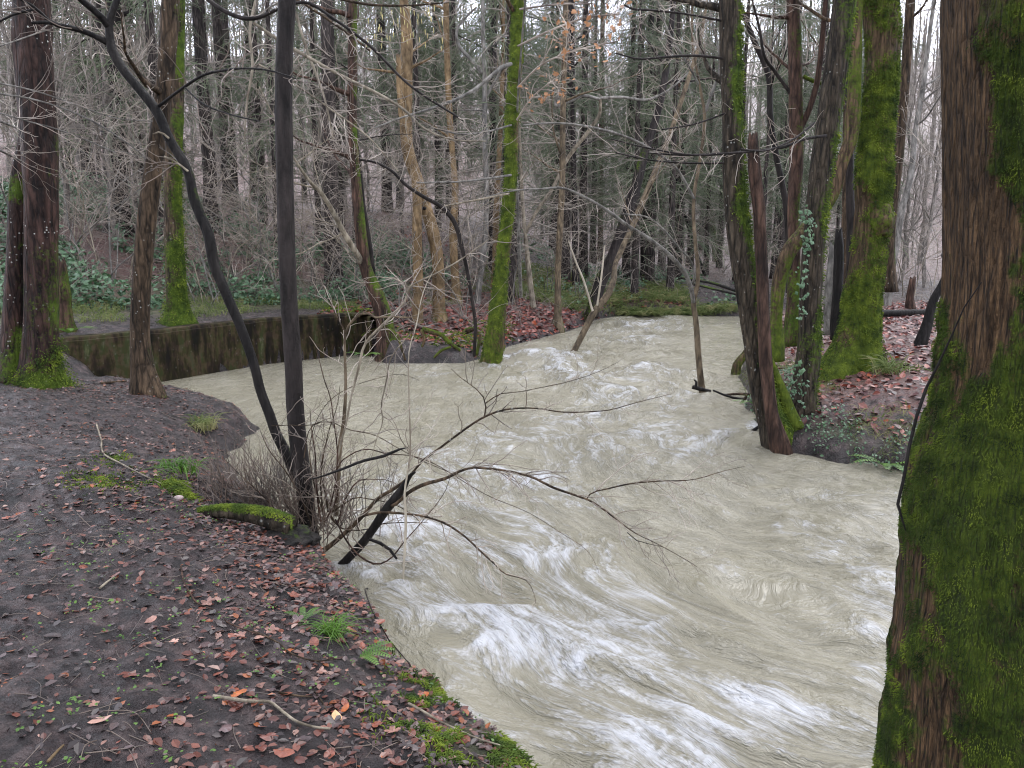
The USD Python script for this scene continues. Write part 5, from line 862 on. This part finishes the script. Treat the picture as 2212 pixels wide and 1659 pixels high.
# fallen leaves
PAL = np.array([[.070, .024, .018], [.105, .034, .022], [.042, .022, .021], [.135, .070, .056], [.024, .017, .017], [.060, .040, .041], [.19, .115, .095], [.17, .052, .018]])
def tints(n, g): return PAL[g.choice(len(PAL), n, p=[.2, .15, .18, .09, .16, .14, .04, .04])] * g.uniform(.75, 1.25, (n, 1))
def leafmask(x, y):
    m = np.zeros_like(x)
    for a, b, r, s in LEAFY_SPOTS: m = np.maximum(m, s * np.exp(-((x - a) ** 2 + (y - b) ** 2) / (r * r) * .7))
    return m
p = scatter(7500, -6, 1, 2., 13, lambda x, y, d: (d > -.03) & (rng.random(x.shape) < .03 + .95 * leafmask(x, y) * clump(x, y, 2, 321) * 1.6)); p[:, 2] += .006
quad_leaves('leaf_litter', p, rng.normal(size=p.shape) * .28 * .7 + [0, 0, 1], .020, 'leaf', tint=tints(len(p), rng), label='small wet fallen leaves trodden into the muddy left bank', cat='leaf litter', kind='stuff')
p = scatter(24000, -8, 1, 2., 12.8, lambda x, y, d: (d > -.03) & (rng.random(x.shape) < .4 + .5 * leafmask(x, y))); p[:, 2] += .004
quad_leaves('leaf_litter', p, rng.normal(size=p.shape) * .3 + [0, 0, 1], .0085, 'leaf', tint=tints(len(p), rng) * np.random.default_rng(4).choice([.25, .7, 1.6], (len(p), 1), p=[.55, .25, .2]), label='crumbled leaf fragments and grit trodden into the mud of the left bank', cat='leaf litter', kind='stuff', asp=.5)
p = scatter(9000, 3.5, 12, 8, 24, lambda x, y, d: (d > .25) & (rng.random(x.shape) < .25 + .8 * leafmask(x, y))); p[:, 2] += .01
quad_leaves('leaf_litter', p, rng.normal(size=p.shape) * .35 + [0, -.15, 1], .05, 'leaf', tint=tints(len(p), rng) * [1.35, .95, .95], label='reddish fallen leaves carpeting the right bank', cat='leaf litter', kind='stuff')
p = scatter(8000, -4.5, 7, 17.6, 33, lambda x, y, d: (d > .02) & (rng.random(x.shape) < .1 + .9 * leafmask(x, y))); p[:, 2] += .01
quad_leaves('leaf_litter', p, rng.normal(size=p.shape) * .3 + [0, -.15, 1], .075, 'leaf', tint=tints(len(p), rng) * [1.45, .95, .95], label='reddish fallen leaves on the bank at the middle of the bend', cat='leaf litter', kind='stuff')
def big_leaf(g, kind, size):
    if kind == 0:
        th = np.linspace(0, 2 * np.pi, 13)[:-1]; r = np.array([1.15, .95, .78, .66, .62, .72, .9, .72, .62, .66, .78, .95]); out = np.stack([np.cos(th) * r, np.sin(th) * r * .82, 0 * th], 1)
    else:
        th = np.linspace(0, 2 * np.pi, 21)[:-1]; r = .62 + .42 * np.abs(np.cos(th * 2.5)) ** 1.5; r[10] = .35; out = np.stack([np.cos(th) * r, np.sin(th) * r, 0 * th], 1)
    v = np.vstack([[[0, 0, 0]], out]) * size; n = len(out); j = np.arange(n); f = np.stack([np.zeros(n, int), 1 + j, 1 + (j + 1) % n], 1)
    b1, b2 = g.uniform(-2, 4.) , g.uniform(-3, 4.); v[:, 2] = np.abs(v[:, 1]) * g.uniform(-.2, .35) + b1 * v[:, 0] ** 2 + g.normal(size=len(v)) * size * .06
    A = g.uniform(0, 6.28); t = np.array([g.normal() * .15, g.normal() * .15, 1]); t /= np.linalg.norm(t); a = np.cross(t, [math.sin(A), math.cos(A), 0]); a /= np.linalg.norm(a); b = np.cross(t, a)
    return v[:, :1] * a + v[:, 1:2] * b + v[:, 2:] * t, f
g = np.random.default_rng(77)
p = scatter(900, -3.6, .6, 2., 7.2, lambda x, y, d: (d > .0) & (rng.random(x.shape) < .05 + 1. * leafmask(x, y)))
q = p - [0, 0, EYE]; fw = q[:, 1] * cp - q[:, 2] * sp; vis = (1106 + F * q[:, 0] / fw > 0) & (829.5 - F * (q[:, 1] * sp + q[:, 2] * cp) / fw < 1665)
for q in p[vis][:255]:
    v, f = big_leaf(g, int(g.random() < .3), g.uniform(.022, .042))
    put('leaf', (v + q + [0, 0, .008], f), 'leaf', ground, smooth=False, pv={'tint': np.repeat(tints(1, g) * 1.5, len(v), 0) * g.uniform(.7, 1.2, (len(v), 1))})
v, f = big_leaf(g, 0, .036); put('leaf', (v + stand(727, 1555, 1.6, 8) + [0, 0, .02], f), 'leaf', ground, smooth=False, pv={'tint': np.tile([.45, .27, .14], (len(v), 1))}, label='pale tan leaf lying on the sticks')
# twig litter
st = []
p = scatter(1700, -6, 1, 2., 12, lambda x, y, d: (d > .02) & (rng.random(x.shape) < .25 + .6 * leafmask(x, y)))
for o in p:
    a = rng.uniform(0, 6.28); d = np.array([math.cos(a), math.sin(a), 0]); l = rng.uniform(.02, .11); q = np.array([o, o + d * l, o + d * l * 2 + rng.normal(size=3) * l * .3]); q[:, 2] = terr(q[:, 0], q[:, 1]) + .006; st.append((q, np.full(3, rng.uniform(.0006, .0022))))
curves('twig_litter', st, 'twig_dark', label='broken twigs and needles strewn over the left bank', cat='twigs', kind='stuff')
# small green seedlings and moss on the near bank
p = scatter(420, -3, 1, 2.2, 6, lambda x, y, d: (d > .05) & (clump(x, y, 2.5, 331) > .52)); p = np.repeat(p, 3, 0) + rng.normal(size=(len(p) * 3, 3)) * [.015, .015, .004] + [0, 0, .018]
quad_leaves('seedlings', p, rng.normal(size=p.shape) * .3 + [0, 0, 1], .007, 'fern', label='tiny pale green seedlings dotted over the near bank', cat='seedlings', kind='stuff', asp=.8)
def moss_patch(label, cx, cy, rx, n, L=.018, r=.0022, mat='moss'):
    q = rng.normal(size=(n, 2)) * rx + [cx, cy]; d = sdist(q[:, 0], q[:, 1]); q = q[d > -.04]; k = clump(q[:, 0], q[:, 1], 7, 341) > .45; q = q[k]; p = np.c_[q, np.maximum(terr(q[:, 0], q[:, 1]), .02)]
    blades('moss', p, L, r, mat, .9, 1., label=label, cat='moss', kind='stuff')
def pt(px, py): return stand(px, py, 1.6, 14)
blades('moss', MOSSLOG, .018, .003, 'moss', .9, 1., parent=LOGP, kind='stuff')
a = pt(1020, 1590); moss_patch('bright green moss cushion on the bank edge at the bottom centre', a[0] + .02, a[1] + .06, .16, 9000, .03, .0032)
a = pt(900, 1500); moss_patch('mossy strip along the bank edge above the bright cushion', a[0] + .06, a[1] + .05, .09, 2500, .022, .003)
a = pt(840, 1390); moss_patch('thin moss at the bank edge beside the ferns', a[0] + .06, a[1] + .05, .08, 1500, .02, .003)
a = pt(386, 1060); moss_patch('round green moss tuft on the mud slope by the pink pebble', a[0], a[1], .07, 1500, .05, .004)
a = pt(260, 995); moss_patch('flat olive moss patch on the muddy path', a[0], a[1], .12, 700, .02, .004)
a = pt(215, 1040); moss_patch('dark moss patch at the left of the muddy path', a[0], a[1], .12, 700, .02, .004)
def tuft(label, px, py, n, L, r, mat, lean=.7, sx=.05):
    a = pt(px, py); blades('grass_tuft', a + rng.normal(size=(n, 3)) * [sx, sx, .004], L, r, mat, lean, 1., label=label, cat='grass')
tuft('bright green grass tuft on the mud slope above the moss tuft', 385, 1020, 90, .16, .0045, 'fern', .6, .07)
tuft('dry straw-coloured grass tuft at the edge of the mud slope', 437, 925, 130, .24, .004, 'grass', .7, .08)
tuft('fine green grass tuft among leaves near the bank edge', 715, 1370, 110, .13, .0022, 'fern', 1., .03)
tuft('small grass tuft beside the big mossy tree on the right bank', 1925, 805, 90, .35, .006, 'grass', .9, .12)
def fern(label, px, py, fronds, L, az, Y=None, mat='fern'):
    o = pt(px, py) if Y is None else at(px, py, Y); t = thing('fern', label, 'fern', loc=o); g = np.random.default_rng(int(px))
    for k in range(fronds):
        a = math.radians(az[k % len(az)]) + g.normal() * .15; d = np.array([math.cos(a), math.sin(a), .95]); q = [o + [0, 0, .01]]
        for m in range(14): d = d / np.linalg.norm(d) + [0, 0, -.085]; q.append(q[-1] + d / np.linalg.norm(d) * L / 14)
        q = np.array(q); V, Fc = [], []
        for m in range(1, 14):
            tn = q[m + 1 if m < 14 else m] - q[m - 1]; tn /= np.linalg.norm(tn); sd = np.cross(tn, [0, 0, 1]); sd /= np.linalg.norm(sd); w = L * .15 * math.sin(math.pi * (m + 1.5) / 16.5)
            for sg in (-1, 1):
                h = len(V); b = q[m]; e = b + sd * sg * w + tn * w * .35 + [0, 0, -.12 * w]; V += [b - tn * L * .018, b + tn * L * .024, e, b + (e - b) * .55 - tn * L * .026, b + (e - b) * .55 + tn * L * .03]; Fc += [[h, h + 3, h + 1], [h + 3, h + 4, h + 1], [h + 3, h + 2, h + 4]]
        put('frond', (np.array(V), np.array(Fc)), mat, t, smooth=False)
    return t
fern('small bright fern with fronds splayed over the leaves near the bank edge', 775, 1425, 4, .19, [-20, 5, 30, -50])
fern('fresh green fern just left of the splayed fern on the near bank', 655, 1345, 4, .13, [70, 110, 30, 150])
fern('fern growing from the right bank below the big mossy tree', 1898, 795, 4, .32, [200, 240, 300, 330])
fern('dark fern drooping at the water behind the near mossy trunk', 1915, 1012, 5, .45, [160, 200, 240, 270, 320])
fern('fern at the foot of the dark hollow stump', 150, 722, 5, .5, [200, 250, 300, 340, 20])
fern('fern above the water at the corner of the concrete wall', 790, 772, 4, .4, [200, 250, 300, 340])
fern('fern trailing in the debris at the right water edge', 1632, 878, 3, .4, [190, 220, 300])
# sticks lying on the near bank
def stick(label, pts, mat, r=.006):
    q = np.array([stand(p[0], p[1], 1.6, 14) for p in pts]) + [0, 0, .014]; C, RR, s = spline(q, np.linspace(r, r * .6, len(q)), .03); v, f, n, sv = tube(C, RR, 7, .12, int(pts[0][0]))
    t = thing('stick', label, 'stick'); put('stem', (v, f), mat, t, pv={'moss': np.full(len(v), -.3)})
tt = lambda c, r, L: [(x, y) for x, y, w in tl(c, r, [(a, b) for a, b in L])]
stick('long thin bent stick lying across the mud slope', tt(0, 2, [(800, 430), (840, 560), (885, 700), (1000, 760), (1150, 840), (1340, 930)]), 'bark_pale', .008)
stick('pale forked stick curving through the leaves, bottom left of centre', tt(1, 3, [(-330, 1090), (0, 1135), (140, 1140), (260, 1230), (380, 1310), (520, 1350), (640, 1360)]), 'bark_pale', .007)
stick('straight pale stick lying over the bright moss at the bottom centre', tt(1, 3, [(1290, 1150), (1420, 1220), (1550, 1300), (1700, 1370), (1860, 1440), (2080, 1505)]), 'bark_pale', .006)
stick('brown stick beside the splayed fern', tt(1, 3, [(0, 550), (100, 590), (200, 640), (330, 740), (480, 790), (680, 780)]), 'bark_brown', .005)
stick('dark curving stick through the leaves left of the ferns', tt(0, 3, [(1500, 0), (1560, 200), (1650, 320), (1780, 370), (1900, 480), (2212, 600)]), 'bark_russet', .005)
stick('thin root trailing along the bank edge', tt(1, 3, [(950, 180), (960, 300), (1000, 400), (1070, 520), (1150, 640), (1250, 760), (1330, 870), (1420, 1000)]), 'bark_dark', .004)
stick('short brown stick among leaves below the ferns', tt(1, 3, [(210, 1060), (350, 1085), (490, 1095)]), 'bark_brown', .005)
stick('thin reddish stick pointing at the pale tan leaf', tt(1, 3, [(500, 1040), (560, 1120), (610, 1210)]), 'bark_brown', .004)
stick('stubby tan stick on the path among leaves', tt(0, 3, [(830, 190), (900, 130), (980, 70)]), 'bark_pale', .007)
stick('stubby orange-brown stick at the bottom left', tt(0, 3, [(400, 1640), (470, 1560), (530, 1500)]), 'bark_ochre', .006)
stick('short stick by the mossy foot of the flecked trunk', tt(0, 2, [(840, 90), (940, 80), (1050, 72)]), 'bark_brown', .02)
pb = trimesh.creation.icosphere(3, 1.); vv = np.array(pb.vertices); vv = vv * (1 + .12 * (fbm(vv * 2, 3, 5) - .5))[:, None] * [.036, .03, .02] + pt(386, 1078) + [0, 0, .008]
put('pebble', (vv, np.array(pb.faces)), 'stone', label='pink pebble on the mud slope below the moss tuft', cat='pebble')

# the wood goes on beside and behind the camera
wd = thing('surrounding_wood', 'the same conifer wood going on beside and behind the viewpoint', 'wood'); wd.SetCustomDataByKey('kind', 'stuff'); g = np.random.default_rng(55); tk = []
while len(tk) < 34:
    a = g.uniform(math.radians(42), math.radians(318)); r = 6.5 + 17 * g.random() ** 1.1; x, y = r * math.sin(a), r * math.cos(a)
    if sdist(np.array([x]), np.array([y]))[0] < .6 or any((x - b) ** 2 + (y - c) ** 2 < 6 for b, c in tk): continue
    tk.append((x, y)); k = len(tk); src = (c0, c2, c3, c1)[k % 4]; root_ = UsdGeom.Xform.Define(stage, f'{wd.GetPath()}/conifer_{k:03d}' if k > 1 else f'{wd.GetPath()}/conifer')
    root_.AddTranslateOp().Set(Gf.Vec3d(x, y, float(terr(np.array([x]), np.array([y]))[0]))); root_.AddRotateZOp().Set(float(g.uniform(0, 360))); sc_ = float(g.uniform(.85, 1.2)); root_.AddScaleOp().Set(Gf.Vec3f(sc_, sc_, sc_))
    for ch in src.GetChildren():
        q = stage.DefinePrim(root_.GetPath().AppendChild(ch.GetName())); q.GetReferences().AddInternalReference(ch.GetPath()); q.SetInstanceable(False)
